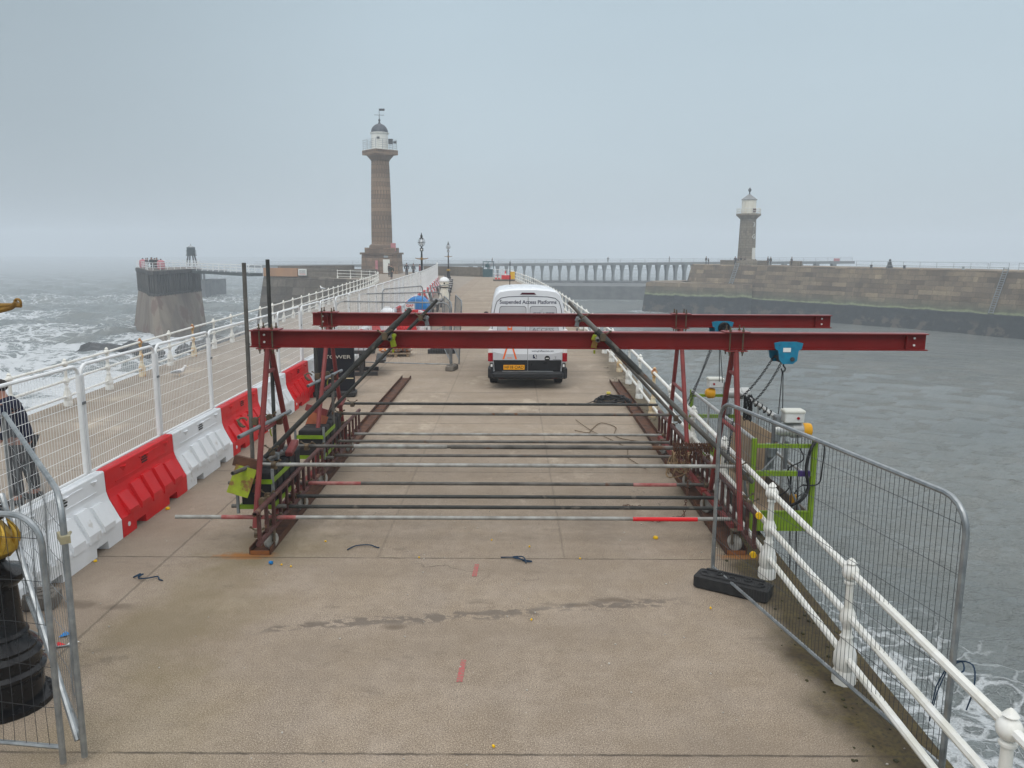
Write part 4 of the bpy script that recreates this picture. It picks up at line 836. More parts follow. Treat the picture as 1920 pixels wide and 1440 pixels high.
# ------------------------------------------------------------------ lamp posts
def squash(mb, k=.83): mb.v = [(x, y, z * k) for x, y, z in mb.v]; return mb
def lamp_post():
    rt = thing('lamp_post', '', 'lamp post')
    b = MB().lathe([(.37, 0), (.37, .05), (.30, .06), (.30, .28), (.325, .31), (.33, .34), (.295, .37), (.305, .42), (.30, .46), (.31, .49), (.27, .53), (.275, .56), (.235, .60), (.21, .66), (.225, .68), (.205, .71)], n=28)
    squash(b).build('base', black_iron, rt, smooth=True, auto=35)
    squash(MB().lathe([(.205, .70), (.19, .75), (.175, 1.08), (.17, 1.12), (.245, 1.20), (.26, 1.23), (.26, 1.26), (.20, 1.285), (.13, 1.32), (.105, 1.36), (.12, 1.40)], n=28)).build('pedestal', black_iron, rt, smooth=True, auto=35)
    g_ = MB().lathe([(.10, 1.39), (.16, 1.42), (.21, 1.47), (.215, 1.52), (.18, 1.59), (.13, 1.67), (.10, 1.74), (.115, 1.77)], n=28)
    for i in range(10):
        a = 2 * PI * i / 10; g_.sweep([((.12 + .09 * math.sin(.4 + t * 2.4)) * math.cos(a + t * .35), (.12 + .09 * math.sin(.4 + t * 2.4)) * math.sin(a + t * .35), 1.42 + t * .30) for t in np.linspace(0, 1, 7)], [.012, .022, .026, .024, .018, .012, .006], 5)
    squash(g_).build('gilt_collar', gold, rt, smooth=True)
    MB().lathe([(.13, 1.46), (.14, 1.49), (.12, 1.52), (.09, 1.56), (.095, 1.65), (.08, 1.69), (.07, 2.9), (.075, 2.95)], n=20).build('shaft', black_iron, rt, smooth=True, auto=35)
    br = MB().lathe([(.075, 2.9), (.10, 2.96), (.11, 3.0), (.09, 3.06), (.075, 3.1)], n=16)
    br.tube((-.46, 0, 3.03), (.46, 0, 3.03), .016, 8); 
    for s in (-1, 1):
        br.sweep([(s * .08, 0, 2.98), (s * .22, 0, 2.98), (s * .38, 0, 3.015), (s * .43, 0, 3.05)], [.03, .022, .018, .022], 8)
        br.sweep([(s * (.435 + .024 * math.cos(a)), 0, 3.05 + .024 * math.sin(a)) for a in np.linspace(-1.6, 3.6, 12)], .010, 6)
    br.build('crossbar', mat('brown_gilt_paint', (.30, .17, .035), .45, .2, c2=(.17, .09, .02), scale=14), rt, smooth=True)
    u = MB().lathe([(.07, 3.08), (.055, 3.5), (.06, 3.55)], n=14); u.box((0, 0, 3.68), (.24, .08, .24)); u.lathe([(.06, 3.80), (.045, 3.86), (.08, 3.92)], n=12); u.build('stem', black_iron, rt)
    MB().lathe([(.065, -.05), (.065, .05)], (0, 0, 3.68), 14, ax='Y').build('roundel', ink_white, rt)
    cage = MB()
    for k in range(6):
        a = 2 * PI * k / 6; cage.sweep([(.245 * math.cos(t) * math.cos(a), .245 * math.cos(t) * math.sin(a), 4.22 + .31 * math.sin(t)) for t in np.linspace(-1.35, 1.35, 11)], .014, 5)
    cage.sweep([(.255 * math.cos(a), .255 * math.sin(a), 4.20) for a in np.linspace(0, 2 * PI, 24, endpoint=False)], .022, 6, closed=True)
    cage.lathe([(.14, 4.48), (.16, 4.50), (.07, 4.58), (.06, 4.62), (.10, 4.66), (.09, 4.70), (.035, 4.76), (.045, 4.81), (.01, 4.93)], n=12); ch = cage.build('lantern_cage', black_iron, rt)
    gm = NT('lamp_glass'); gm.set(color=(.85, .88, .9), rough=.1, Alpha=.38)
    MB().ball((0, 0, 4.21), .20, 16, 10, (1, 1, 1.25)).build('globe', gm.m, rt, smooth=True); MB().lathe([(.04, 4.0), (.05, 4.1), (.045, 4.3)], n=10).build('bulb_holder', grey_box, rt)
    return rt
lp = lamp_post(); lp.location = (-3.98, 5.72, 0); lp.scale = (.93, .93, 1.03); tag(lp, 'black ornamental lamp post with gilded collar behind the near left fence', None, 'ornamental lamp posts'); cache(lp)
a = dup(lp, (-6.6, 58, 0), 0, 'black ornamental lamp post behind the blue tank, nearer of the distant pair'); a.scale = (1, 1, .97)
a = dup(lp, (-7.65, 95, 0), 0, 'farthest black ornamental lamp post, beyond the row of benches'); a.scale = (1, 1, .93)

# ------------------------------------------------------------------ rail channels on the deck
def channel(label, x, y0, y1, rz=0):
    o = MB(); W_, h, t = .25, .075, .009; Ln = y1 - y0
    o.box((0, Ln / 2, t / 2 + .006), (W_, Ln, t)).box((-W_ / 2 + t / 2, Ln / 2, h / 2 + t + .006), (t, Ln, h)).box((W_ / 2 - t / 2, Ln / 2, h / 2 + t + .006), (t, Ln, h))
    b = o.build('steel_channel_track', rust); b.location = (x, y0, 0); b.rotation_euler.z = rz
    e_ = MB().box((0, -.004, .03), (W_ - .03, .006, .05)).build('end_plate', rust_bright, b); return tag(b, label, 'track', 'steel channel tracks under the gantry')
channel('rusty steel channel track under the left side of the gantry', -2.94, 8.78, 21.75, 0); channel('rusty steel channel track under the right side of the gantry', 2.66, 8.86, 21.3, R(-.6))

# ------------------------------------------------------------------ the red beam gantry
gt = thing('gantry', 'wheeled scaffold gantry with two long red beams carried over the harbour rail', 'gantry', (0, 8.8, 0))
def P(name, mb, m, par=gt, **kw):
    if name not in ('wheel', 'hub', 'fork', 'caution_tag'):      # heights were surveyed from a sloping datum: level them
        dz = .0135 * (sum(p[1] for p in mb.v) / len(mb.v)); mb.v = [(x, y, z - dz) for x, y, z in mb.v]
    return mb.build(name, m, par, world=True, **kw)
def ibeam(x0, x1, y, z0, z1, fw=.14):
    m = MB(); c = (x0 + x1) / 2; l = x1 - x0; t = .013
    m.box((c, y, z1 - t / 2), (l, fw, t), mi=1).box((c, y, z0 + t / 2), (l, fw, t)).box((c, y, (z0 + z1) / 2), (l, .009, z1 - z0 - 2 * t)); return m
for y, zb in ((9.45, 2.5), (12.58, 2.51)):
    x0, x1 = (-3.14, 4.97) if y < 10 else (-3.18, 5.07)
    yo = y
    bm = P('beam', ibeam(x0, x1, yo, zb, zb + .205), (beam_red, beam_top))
    m = MB()
    for xx in (x0 + .16, x1 - .16):
        m.box((xx + (.09 if xx < 0 else -.09), yo - .03, zb + .10), (.008, .055, .175))
    P('end_stiffener', m, beam_red, bm)
    m = MB()
    for xx in (x0 + .16, x1 - .14):
        for zz in (zb + .06, zb + .145): m.lathe([(.013, -.012), (.013, .0)], (xx, yo - .006, zz), 8, ax='Y')
    P('end_bolts', m, ink_white, bm)
    for xx in (-2.93, 2.68):
        P('clamp_plate', MB().box((xx, yo, zb + .213), (.30, .22, .012)), beam_top, bm); P('clamp_plate', MB().box((xx, yo, zb - .012), (.26, .20, .012)), beam_top, bm)
        m = MB()
        for dx in (-.085, .07):
            for dy in (-.088, .088): m.tube((xx + dx, yo + dy, zb - .07), (xx + dx, yo + dy, zb + .285), .009, 6).lathe([(.018, 0), (.018, .016)], (xx + dx, yo + dy, zb + .222), 6).lathe([(.018, 0), (.018, .016)], (xx + dx, yo + dy, zb - .036), 6)
        P('clamp_rods', m, rust_bright if False else coupler_m, bm)
for xx in (-2.93, 2.68):
    for k, (ya, yf1, yf2) in enumerate(((9.45, 8.72, 10.35), (12.58, 11.45, 13.35))):
        af = thing('a_frame', '', ''); af.parent = gt
        dz_ = .0135 * ya; top = 2.49 - dz_; ft = .48 - dz_
        m = MB().tube((xx, ya - .06, top), (xx - .03, yf1, ft), .034, 10); m.build('leg', leg_red, af).location = -parent_loc(af); 
        m = MB().tube((xx, ya + .06, top), (xx + .03, yf2, ft), .034, 10); m.build('leg', leg_red, af).location = -parent_loc(af)
        for t in (.47, .14): MB().tube((xx, lerp(ya, yf1, t), lerp(top, ft, t)), (xx, lerp(ya, yf2, t), lerp(top, ft, t)), .025, 8).build('tie', leg_red, af).location = -parent_loc(af)
    # ladder frames
    for (y0, y1) in ((8.42, 11.25), (11.4, 14.35)):
        dx = .10 if xx < 0 else .05
        ld = MB().pipe((xx + dx, y0 - .08, .775), (xx + dx, y1, .775), .030, 10, mi=0); lf = P('ladder_frame', ld, frame_brown)
        m = MB().tube((xx + dx, y0, .40), (xx + dx, y1, .40), .030, 8); P('bottom_chord', m, frame_brown, lf)
        n = 11
        for j in range(n): yy_ = y0 + .05 + (y1 - y0 - .1) * j / (n - 1); P('rung_post', MB().box((xx + dx, yy_, .585), (.034, .05, .36)), frame_brown, lf)
    for q in (((xx - .02, 11.0, .40), (.07, 1.0, .07)), ((xx - .02, 9.75, .40), (.05, 1.3, .06)), ((xx - .02, 12.8, .40), (.06, 2.2, .08))): P('sole_beam', MB().box(*q), leg_red)
    # castor wheels
    for j, yy_ in enumerate((8.95, 10.35, 11.5, 13.5)):
        wx = xx + (.075 if xx < 0 else -.02)
        wm = MB().lathe([(.055, -.024), (.098, -.022), (.10, 0), (.098, .022), (.055, .024)], (wx, yy_, .118), 20, ax='X'); ra = R(-28 if xx < 0 else 30); wm.v = [(wx + (a - wx) * math.cos(ra) - (b - yy_) * math.sin(ra), yy_ + (a - wx) * math.sin(ra) + (b - yy_) * math.cos(ra), c) for a, b, c in wm.v]
        w = P('wheel', wm, mat('worn_nylon_wheel', (.42, .41, .38), .5, c2=(.26, .25, .22), scale=14) if (j == 0 and xx < 0) else bpy.data.materials['worn_nylon_wheel'], smooth=True)
        P('hub', MB().lathe([(.02, -.032), (.02, .032)], (wx, yy_, .118), 10, ax='X'), coupler_m, w)
        P('fork', MB().box((wx - .04, yy_, .185), (.008, .09, .17)).box((wx + .04, yy_, .185), (.008, .09, .17)).box((wx, yy_, .272), (.10, .10, .012)), coupler_m, w)
def tube(name, a, b, m=scaf, r=.0242, par=gt): return P(name, MB().pipe(a, b, r, 12), m, par, smooth=True, auto=50)
def coupler(c, ax='Y', par=gt, col=coupler_m):
    m = MB(); c = Vector(c); m.lathe([(.036, -.028), (.040, -.02), (.040, .02), (.036, .028)], c, 10, ax=ax).bbox(c + Vector((.0, 0, -.035)), (.075, .055, .05), .01)
    m.tube(c + Vector((.03, -.03, .03)), c + Vector((.085, -.04, .06)), .008, 6).lathe([(.016, 0), (.016, .02)], c + Vector((.085, -.04, .055)), 6).tube(c + Vector((-.03, .02, .02)), c + Vector((-.085, .03, .05)), .008, 6).lathe([(.015, 0), (.015, .018)], c + Vector((-.085, .03, .045)), 6)
    return P('coupler', m, col, par)
# cross tubes (left end, right end, y, z)
CT = [(-4.06, 2.66, 9.14, .46, scaf_pale, 1), (-3.40, 2.66, 9.58, .455, scaf_dark, 0), (-2.98, 2.68, 10.03, .455, scaf_dark, 0), (-3.95, 2.75, 10.63, .46, scaf, 2), (-3.02, 2.80, 9.21, 1.10, scaf_pale, 0), (-3.45, 2.68, 12.28, .45, scaf, 0),
      (-3.2, 2.78, 10.72, .97, scaf, 3), (-2.96, 2.58, 12.55, .62, scaf, 0), (-3.02, 2.76, 13.84, .455, scaf_pale, 0), (-3.12, 2.62, 12.85, 1.02, scaf, 0), (-3.12, 2.62, 13.9, .90 + .1, scaf_dark, 0)]
for xa, xb, y, z, m_, kind in CT:
    t_ = tube('cross_tube', (xa, y, z), (xb, y + .02, z), m_)
    if kind == 1: P('red_band', MB().tube((-3.5, y, z), (-2.6, y, z), .0256, 12, cap=False), tube_red, t_); P('red_band', MB().tube((1.47, y, z), (2.25, y, z), .0256, 12, cap=False), bar_red, t_)
    if kind == 2: P('red_band', MB().tube((-2.9, y, z), (-2.1, y, z), .0256, 12, cap=False), tube_red, t_); P('red_band', MB().tube((1.7, y, z), (2.3, y, z), .0256, 12, cap=False), tube_red, t_)
    if kind == 3: P('sleeve', MB().tube((-2.2, y, z), (-.9, y, z), .031, 12), scaf_pale, t_); P('sleeve', MB().tube((-.85, y, z), (2.6, y, z), .031, 12), scaf, t_)
    for xq in (-2.86, 2.72):
        if xa < xq < xb: coupler((xq, y, z), 'X', t_)
# braces
for y, xl_, zl_, xr_, zr_, xt, zt, xt2, zt2 in ((9.32, -3.0, 1.16, 2.95, .88, -1.20, 2.97, .84, 2.88), (12.42, -3.15, .90, 2.72, .98, -1.18, 2.93, .88, 2.91)):
    for (a, b, s_) in (((xl_, y, zl_), (xt, y, zt), -1), ((xr_, y, zr_), (xt2, y, zt2), 1)):
        av, bv = Vector(a), Vector(b); dirv = (bv - av).normalized(); br_ = tube('brace_tube', a, b, scaf_dark if s_ < 0 else scaf, .030 if y < 10 else .0265)
        if y < 10: P('splice_sleeve', MB().tube(bv - dirv * .95, bv - dirv * .22, .037, 12), scaf_dark, br_)
        k = (2.66 - av.z) / (bv.z - av.z); c = av.lerp(bv, k)
        coupler(c + Vector((0, -.01, -.0)), 'Y', br_)
        P('stub_tube', MB().pipe(c + Vector((.07 * -s_, -.13, -.035)), c + Vector((.07 * -s_, .25, .02)), .0242, 12), scaf, br_, smooth=True)
        P('beam_clamp', MB().bbox(c + Vector((.10 * -s_, -.0, -.02)), (.05, .09, .08), .012, rot=(0, R(20), 0)).box(c + Vector((.10 * -s_, -.03, -.095)), (.065, .03, .08), rot=(0, R(12 * s_), 0), taper=(.9, 1)).tube(c + Vector((.1 * -s_, -.05, -.2)), c + Vector((.1 * -s_, -.05, -.16)), .012, 6), lime_worn if y < 10 else galv_dull, br_)
        coupler(av + dirv * .12, 'Y', br_)
# loose uprights and short stubs at the left towers
for nm_, x, y, z0, z1, m_ in (('u', -3.10, 9.16, .95, 3.5, scaf), ('u', -2.98, 9.66, .5, 3.54, scaf_dark), ('u', -3.09, 12.3, .5, 2.35, scaf_dark), ('u', -2.86, 12.35, .5, 1.75, scaf)):
    u_ = tube('upright_tube', (x, y, z0), (x + .015, y, z1), m_, .0242)
for y, z in ((9.15, 1.62), (12.2, 1.72)):
    t_ = tube('stub_tube', (-3.07, y - .5, z - .05), (-2.80, y + .62, z + .02), galv_dull); coupler((-3.05, y + .02, z + .03), 'Y', t_); coupler((-2.94, y + .22, z + .03), 'Y', t_); coupler((-2.88, y + .42, z - .04), 'Y', t_, rust)
    P('open_coupler', MB().sweep([(-3.17 + .055 * math.cos(a), y - .05, z + .02 + .055 * math.sin(a)) for a in np.linspace(.4, 5.2, 10)], .012, 6).tube((-3.24, y - .05, z + .05), (-3.16, y - .07, z - .03), .012, 6), coupler_m, t_)
    P('tie_wrap', MB().sweep([(-2.93 + .05 * math.cos(a), y + .35, z + .05 * math.sin(a) - .05 * a) for a in np.linspace(0, 4, 9)], .009, 5), lime_worn, t_)
t_ = tube('stub_tube', (-3.2, 8.75, 1.12), (-2.86, 9.9, 1.1), scaf); coupler((-2.95, 9.6, 1.12), 'Y', t_, galv_dull)
for x_ in (-2.95, 2.70):
    for y in (8.80, 9.0, 11.5, 13.2): coupler((x_ + .06, y, .775), 'Y')
for y in (8.70, 9.1): coupler((-2.93, y, .42), 'X')
P('end_cap', MB().lathe([(.038, -.018), (.038, .018)], (2.73, 8.34, .775), 12, ax='Y'), yellow_cap); P('end_cap', MB().lathe([(.036, -.018), (.036, .018)], (2.71, 8.40, .30), 12, ax='Y'), yellow_cap)
P('caution_tag', MB().box((-2.96, 8.82, .24), (.06, .012, .10), rot=(0, 0, .1)), ink_white)

# counterweights inside the left towers
for k, (y0, n_, grp) in enumerate(((8.72, 2, 0), (11.3, 3, 0))):
    cw_ = thing('counterweight_stack', ('black counterweights with lime green frame inside the near left tower', 'black counterweights with lime green bands inside the far left tower')[k], 'counterweight', ((-3.04, 9.72, .47), (-3.02, 12.2, .42))[k], 0, 'counterweight stacks')
    for j in range(5): MB().bbox((0, -.55 + j * .27, .22), (.36, .22, .44), .015).build('weight', black_w, cw_)
    m = MB()
    for z in (.03, .34): m.box((0, -.68, z), (.40, .012, .055)).box((.195, -.28, z), (.012, .8, .055)).box((-.195, -.28, z), (.012, .8, .055))
    m.build('frame_band', lime, cw_); MB().box((.2, -.66, .24), (.03, .03, .5)).box((-.22, -.68, .2), (.03, .03, .5)).build('corner_post', galv_dull, cw_)
    MB().pipe((-.36, -.5, -.02), (.3, -.5, -.02), .024, 10).build('bearer_tube', scaf, cw_)
pm = thing('cover_plate', 'tilted lime green cover plate, worn to rust, on the near left tower', 'plate', (-3.16, 9.06, .73), 0, 'cover plates')
MB().box((0, -.13, .12), (.26, .012, .34), rot=(R(-22), R(14), R(-6))).build('plate', lime_worn, pm); MB().box((.02, .02, .30), (.30, .10, .12), rot=(R(-10), R(14), 0)).box((.15, -.02, .12), (.012, .1, .34), rot=(R(-22), R(14), 0)).build('bracket', rust, pm)
pm = thing('cover_plate', 'tilted orange rusted cover plate on the far left tower', 'plate', (-3.1, 12.12, .75), 0, 'cover plates')
MB().box((.05, -.13, .10), (.30, .012, .34), rot=(R(-22), R(16), R(-6))).build('plate', rust_plate, pm); MB().box((.04, .02, .30), (.34, .10, .10), rot=(R(-10), R(16), 0)).build('bracket', leg_red, pm)
for nmx, x_, y_, lab in (('a', -2.72, 9.85, 'dark red folded bracket box behind the near left tower'), ('b', -2.75, 12.95, 'dark red folded bracket box behind the far left tower')):
    b_ = thing('bracket_box', lab, 'bracket', (x_ - .1, y_, .92)); MB().bbox((0, 0, .1), (.09, .34, .07), .01, rot=(R(15), 0, 0)).build('box', leg_red, b_); MB().box((-.13, -.1, .08), (.01, .3, .22), rot=(0, R(20), 0)).build('flap', frame_brown, b_)

# ------------------------------------------------------------------ trolleys, chains, hoists and the access cradle
def trolley(label, x, y, zb, front):
    rt = thing('beam_trolley', label, 'hoist', (x, y, zb), 0, 'blue beam trolleys'); s = -1
    pl = [(-.17, .12), (-.10, .135), (.10, .135), (.17, .12), (.155, .05), (.12, .03), (.11, -.09), (.06, -.13), (-.06, -.13), (-.10, -.08), (-.12, .03), (-.155, .05)]
    MB().sheet([(a, b) for a, b in pl][::-1], (0, -.115, 0), (1, 0, 0), (0, 0, 1), .03).build('side_plate', blue_hoist, rt); MB().sheet(pl[::-1], (-.035, .10, 0), (1, 0, 0), (0, 0, 1), -.03).build('side_plate', blue_hoist, rt)
    MB().tube((-.07, -.13, -.07), (-.07, .13, -.07), .02, 8).tube((.05, -.16, -.07), (.05, .13, -.07), .026, 8).box((0, 0, -.10), (.12, .2, .05)).build('axle', iron_grey, rt)
    w = MB()
    for xx in (-.09, .09):
        for yy_ in (-.07, .07): w.lathe([(.035, -.012), (.035, .012)], (xx, yy_, .045), 12, ax='Y')
    w.build('rollers', iron_grey, rt)
    if front: MB().box((-.02, -.150, .04), (.09, .004, .05)).build('label_plate', ink_white, rt)
    else: MB().lathe([(.085, -.05), (.095, -.03), (.095, .0), (.05, .01)], (.02, -.145, .03), 16, ax='Y').build('chain_wheel', black_iron, rt)
    MB().sweep([(0, 0, -.12), (0, 0, -.17), (.025, 0, -.20), (.02, 0, -.235), (-.015, 0, -.235), (-.025, 0, -.205)], .010, 6).build('hook', iron_grey, rt)
    return rt
trolley('blue beam trolley clamped under the near red beam', 3.28, 9.45, 2.345, True); trolley('blue beam trolley with a black chain wheel under the far red beam', 3.32, 12.58, 2.315, False)
def chain(label, pts, link=.042, r=.0052, m=chain_m, grp=None, cat='chain'):
    L_ = [Vector(p) for p in pts]; tot = sum((b - a).length for a, b in zip(L_, L_[1:])); n = int(tot / (link * .72)); mb = MB(); acc = 0
    for i in range(n):
        s = (i + .5) / n * tot; k = 0
        while k < len(L_) - 2 and s > (L_[k + 1] - L_[k]).length: s -= (L_[k + 1] - L_[k]).length; k += 1
        d = (L_[k + 1] - L_[k]); t = d.normalized(); c = L_[k] + t * s; u = t.cross(Vector((0, 0, 1))); u = u.normalized() if u.length > .1 else Vector((1, 0, 0)); w = t.cross(u)
        if i % 2: u, w = w, u
        mb.sweep([c + t * (link / 2 - .004) * q * math.cos(a) * 1.0 + u * (link * .32) * math.sin(a) for a, q in ((x, 1) for x in np.linspace(0, 2 * PI, 8, endpoint=False))], r, 4, closed=True)
    return tag(mb.build('chain', m), label, cat, grp)
CG = 'dark hoist chains'
def sag(a, b, d=.05, n=6): a, b = Vector(a), Vector(b); return [a.lerp(b, k / n) - Vector((0, 0, d * 4 * (k / n) * (1 - k / n))) for k in range(n + 1)]
chain('dark chain from the near blue trolley down to the coil on the cradle rail', sag((3.14, 9.4, 2.29), (2.9, 9.9, 1.68)) , grp=CG); chain('second dark chain from the near blue trolley to the bent white pole', sag((3.24, 9.42, 2.21), (3.05, 9.8, 1.66)), grp=CG)
chain('dark chain slanting from the far blue trolley to the leg of the far red frame', sag((3.22, 12.5, 2.23), (2.74, 12.0, 1.18), .03), grp=CG); chain('second dark chain from the far blue trolley, just behind the first', sag((3.26, 12.55, 2.19), (2.76, 12.2, 1.21), .06), grp=CG)
chain('dark chain slack across the near right red frame', sag((2.90, 9.95, 1.60), (2.66, 9.05, 1.1), .06) + sag((2.66, 9.05, 1.1), (2.70, 8.98, .7), 0, 2), grp=CG)
chain('dark chain looped low behind the near right red frame', sag((2.95, 10.3, 1.30), (2.62, 9.4, .98), .08), grp=CG)
RG = 'thin suspension ropes'
for a, b, lab in (((3.27, 9.45, 2.11), (3.36, 9.75, 1.52), 'thin black wire pair hanging from the near blue trolley hook'), ((3.32, 12.58, 2.09), (3.38, 12.7, 1.44), 'thin black wire pair hanging from the far blue trolley hook')):
    m = MB().tube(a, b, .006, 5).tube(Vector(a) + Vector((.01, 0, 0)), Vector(b) + Vector((.06, .02, -.02)), .006, 5); tag(m.build('suspension_wire', cable), lab, 'wire rope', RG)
# cradle
cr_ = thing('access_cradle', 'lime green suspended work cradle hanging outside the harbour railing', 'work cradle', (3.38, 9.5, .09))
def C(name, mb, m, par=None): return mb.build(name, m, par or cr_)
X0, X1, Y0, Y1, ZT = -.38, .37, .0, 3.45, 1.17
for yy_ in (Y0, Y1):
    ef = C('end_frame', MB().box((X0, yy_, ZT / 2), (.055, .055, ZT)).box((X1, yy_, ZT / 2 - .02), (.055, .055, ZT + .0)).box(((X0 + X1) / 2, yy_, ZT * .92), (X1 - X0, .045, .045)).box(((X0 + X1) / 2, yy_, ZT * .62), (X1 - X0, .045, .06)), lime)
    C('toe_panel', MB().box(((X0 + X1) / 2, yy_ - .005, .11), (X1 - X0, .02, .26)).box(((X0 + X1) / 2, yy_ - .014, .235), (X1 - X0, .03, .02)), lime, ef)
for yy_ in (1.1, 2.3):
    for xx_ in (X0, X1): C('stanchion', MB().box((xx_, yy_, ZT / 2), (.03, .03, ZT)), alu)
for xx_ in (X0, X1):
    for z in (ZT * .55, ZT - .02): C('side_rail', MB().tube((xx_, Y0, z), (xx_, Y1, z), .024, 10), alu)
    C('toe_board', MB().box((xx_ + (.0), (Y0 + Y1) / 2, .12), (.02, Y1 - Y0 - .06, .18)), wood_grey)
C('diagonal_brace', MB().tube((X1 - .03, .03, .55), (X1 - .26, .1, .12), .012, 6).tube((X0 + .05, .0, .68), (X0 + .28, .0, .95), .012, 6).tube((X0 - .01, .05, .2), (X0 - .12, .0, .75), .014, 6), galv_dull)
for xx_ in (X0, X1):
    m = MB()
    for k in range(34): m.tube((xx_, .05 + k * .10, .2), (xx_, .05 + k * .10, ZT - .03), .0035, 4)
    for z in (.4, .62, .9): m.tube((xx_, 0, z), (xx_, Y1, z), .0035, 4)
    C('side_mesh', m, galv_dull)
C('plywood_sheet', MB().box((.02, 1.5, .62), (.02, 1.5, .8), rot=(0, R(16), R(4))), wood); C('winch_bracket', MB().box((-.02, .2, .66), (.34, .04, .05)).box((-.14, .2, .85), (.05, .05, .42)).box((.10, .24, .9), (.04, .04, .36)).tube((-.3, .06, .6), (-.02, .2, .98), .012, 6).tube((.32, .05, .1), (.14, .2, .55), .014, 6), galv_dull)
C('floor_board', MB().box(((X0 + X1) / 2, (Y0 + Y1) / 2, .02), (X1 - X0 - .05, Y1 - Y0 - .06, .03)), wood)
C('tape_wrap', MB().box((X1 - .12, 0, ZT * .62), (.16, .05, .066)), mat('purple_tape', (.045, .02, .13), .5))
def hoist(label, x, y, z, s):
    rt = thing('motor_hoist', label, 'hoist', (x, y, z), 0, 'cradle motor hoists')
    MB().lathe([(.075, 0), (.085, .03), (.085, .20), (.10, .22), (.10, .34), (.08, .36)], (-.16 * s if s > 0 else .16, 0, 0), 16, ax='X').build('motor_body', alu, rt, smooth=True, auto=30)
    ye = MB().lathe([(.04, -.02), (.07, .0), (.088, .04), (.088, .10), (.08, .13)], (0, 0, 0), 18, ax='X').build('motor_cover', yellow_p, rt, smooth=True, auto=30); ye.location = ((.17 if s > 0 else -.19), 0, 0)
    bx = MB().bbox((.06 * s, -.02, .17), (.24, .17, .13), .012).build('control_box', grey_box, rt); MB().bbox((.06 * s, -.02, .245), (.26, .19, .045), .012).build('lid', mat('off_white_lid', (.62, .62, .56), .5) if 'off_white_lid' not in bpy.data.materials else bpy.data.materials['off_white_lid'], bx)
    MB().lathe([(.018, -.012), (.018, 0)], (.10 * s, -.105, .17), 10, ax='Y').build('button', lens_red, bx)
    MB().bbox((-.13 * s, 0, .02), (.075, .13, .34), .015).box((-.16 * s, .0, -.30), (.04, .05, .4)).bbox((-.18 * s, -.03, -.28), (.10, .10, .15), .02).build('gear_case', galv_dull, rt)
    return rt
hoist('motor hoist with yellow cover at the near end of the cradle', 3.45, 9.68, 1.33, 1); hoist('motor hoist with yellow cover at the far end of the cradle', 3.42, 12.9, 1.215, -1)
bp = thing('bent_pole', 'pale bent pole wrapped with black cable above the cradle', 'pole', (3.03, 9.9, 1.68)); MB().sweep([(0, 0, 0), (.16, -.08, -.10), (.28, -.15, -.2), (.30, -.18, -.32)], .024, 8).build('pole', alu, bp)
m = MB()
for k in range(5): c = Vector((.03 + .05 * k, -.015 - .025 * k, -.02 - .035 * k)); m.sweep([c + Vector((.03 * math.cos(a) * .6, .034 * math.sin(a), .034 * math.cos(a))) for a in np.linspace(0, 2 * PI, 9, endpoint=False)], .009, 5, closed=True)
for k in range(7): m.sweep([(-.03 + .05 * math.sin(a + k) + .006 * k, .02 * k - .05, -.12 - .14 * math.cos(a) * (1 + .12 * k % .3)) for a in np.linspace(0, 2 * PI, 12, endpoint=False)], .010, 5, closed=True)
m.build('cable_wrap', cable, bp)
def squiggle(n, c, rx, ry, rz, seed, loops=3):
    rr = random.Random(seed); return [(c[0] + rx * math.cos(2 * PI * loops * k / n + rr.uniform(-.4, .4)) * rr.uniform(.6, 1), c[1] + ry * math.sin(2 * PI * loops * k / n + rr.uniform(-.4, .4)) * rr.uniform(.6, 1), c[2] + rr.uniform(-rz, rz)) for k in range(n)]
tag(MB().sweep(smooth_poly([(3.74, 9.46, 1.24), (3.66, 9.40, 1.14), (3.63, 9.42, .9), (3.68, 9.44, .65), (3.60, 9.42, .50), (3.5, 9.5, .4)], 5), .020, 8).sweep(smooth_poly([(3.74, 9.45, 1.28), (3.83, 9.42, 1.2), (3.83, 9.43, .9), (3.80, 9.44, .7), (3.6, 9.45, .68)], 5), .009, 5).sweep(smooth_poly([(3.6, 9.68, 1.4), (3.55, 9.55, 1.2), (3.62, 9.5, 1.0), (3.45, 9.55, .85), (3.5, 9.6, .6), (3.4, 9.7, .45)], 5), .008, 5).build('power_cable', cable), 'thick black power cable hanging down the near right corner of the cradle', 'cable')
cc = thing('hand_controller', 'small orange plug and black cable hanging in the cradle', 'controller', (3.62, 9.75, .4)); MB().lathe([(.035, -.06), (.045, -.02), (.045, .05), (.03, .07)], n=10).build('plug', yellow_p, cc)
MB().sweep([(0, 0, .06), (.05, 0, .15), (.12, 0, .2), (.14, 0, .1), (.06, 0, .04), (-.04, 0, .12), (-.06, 0, .3), (-.1, 0, .45)], .008, 5).build('cable', cable, cc)
for x_, lab in ((3.52, 'left of two thin black ropes hanging from the cradle to the water'), (3.60, 'right of two thin black ropes hanging from the cradle to the water')):
    tag(MB().sweep([(x_, 9.62, .9), (x_ + .02, 9.6, .2), (x_ + .06, 9.5, -1.2), (x_ + .25, 9.3, -4), (x_ + .3, 9.2, -9.2)], .0075, 5).build('hanging_rope', cable), lab, 'rope', RG)
# rusty chain bundles on the right ladder frame



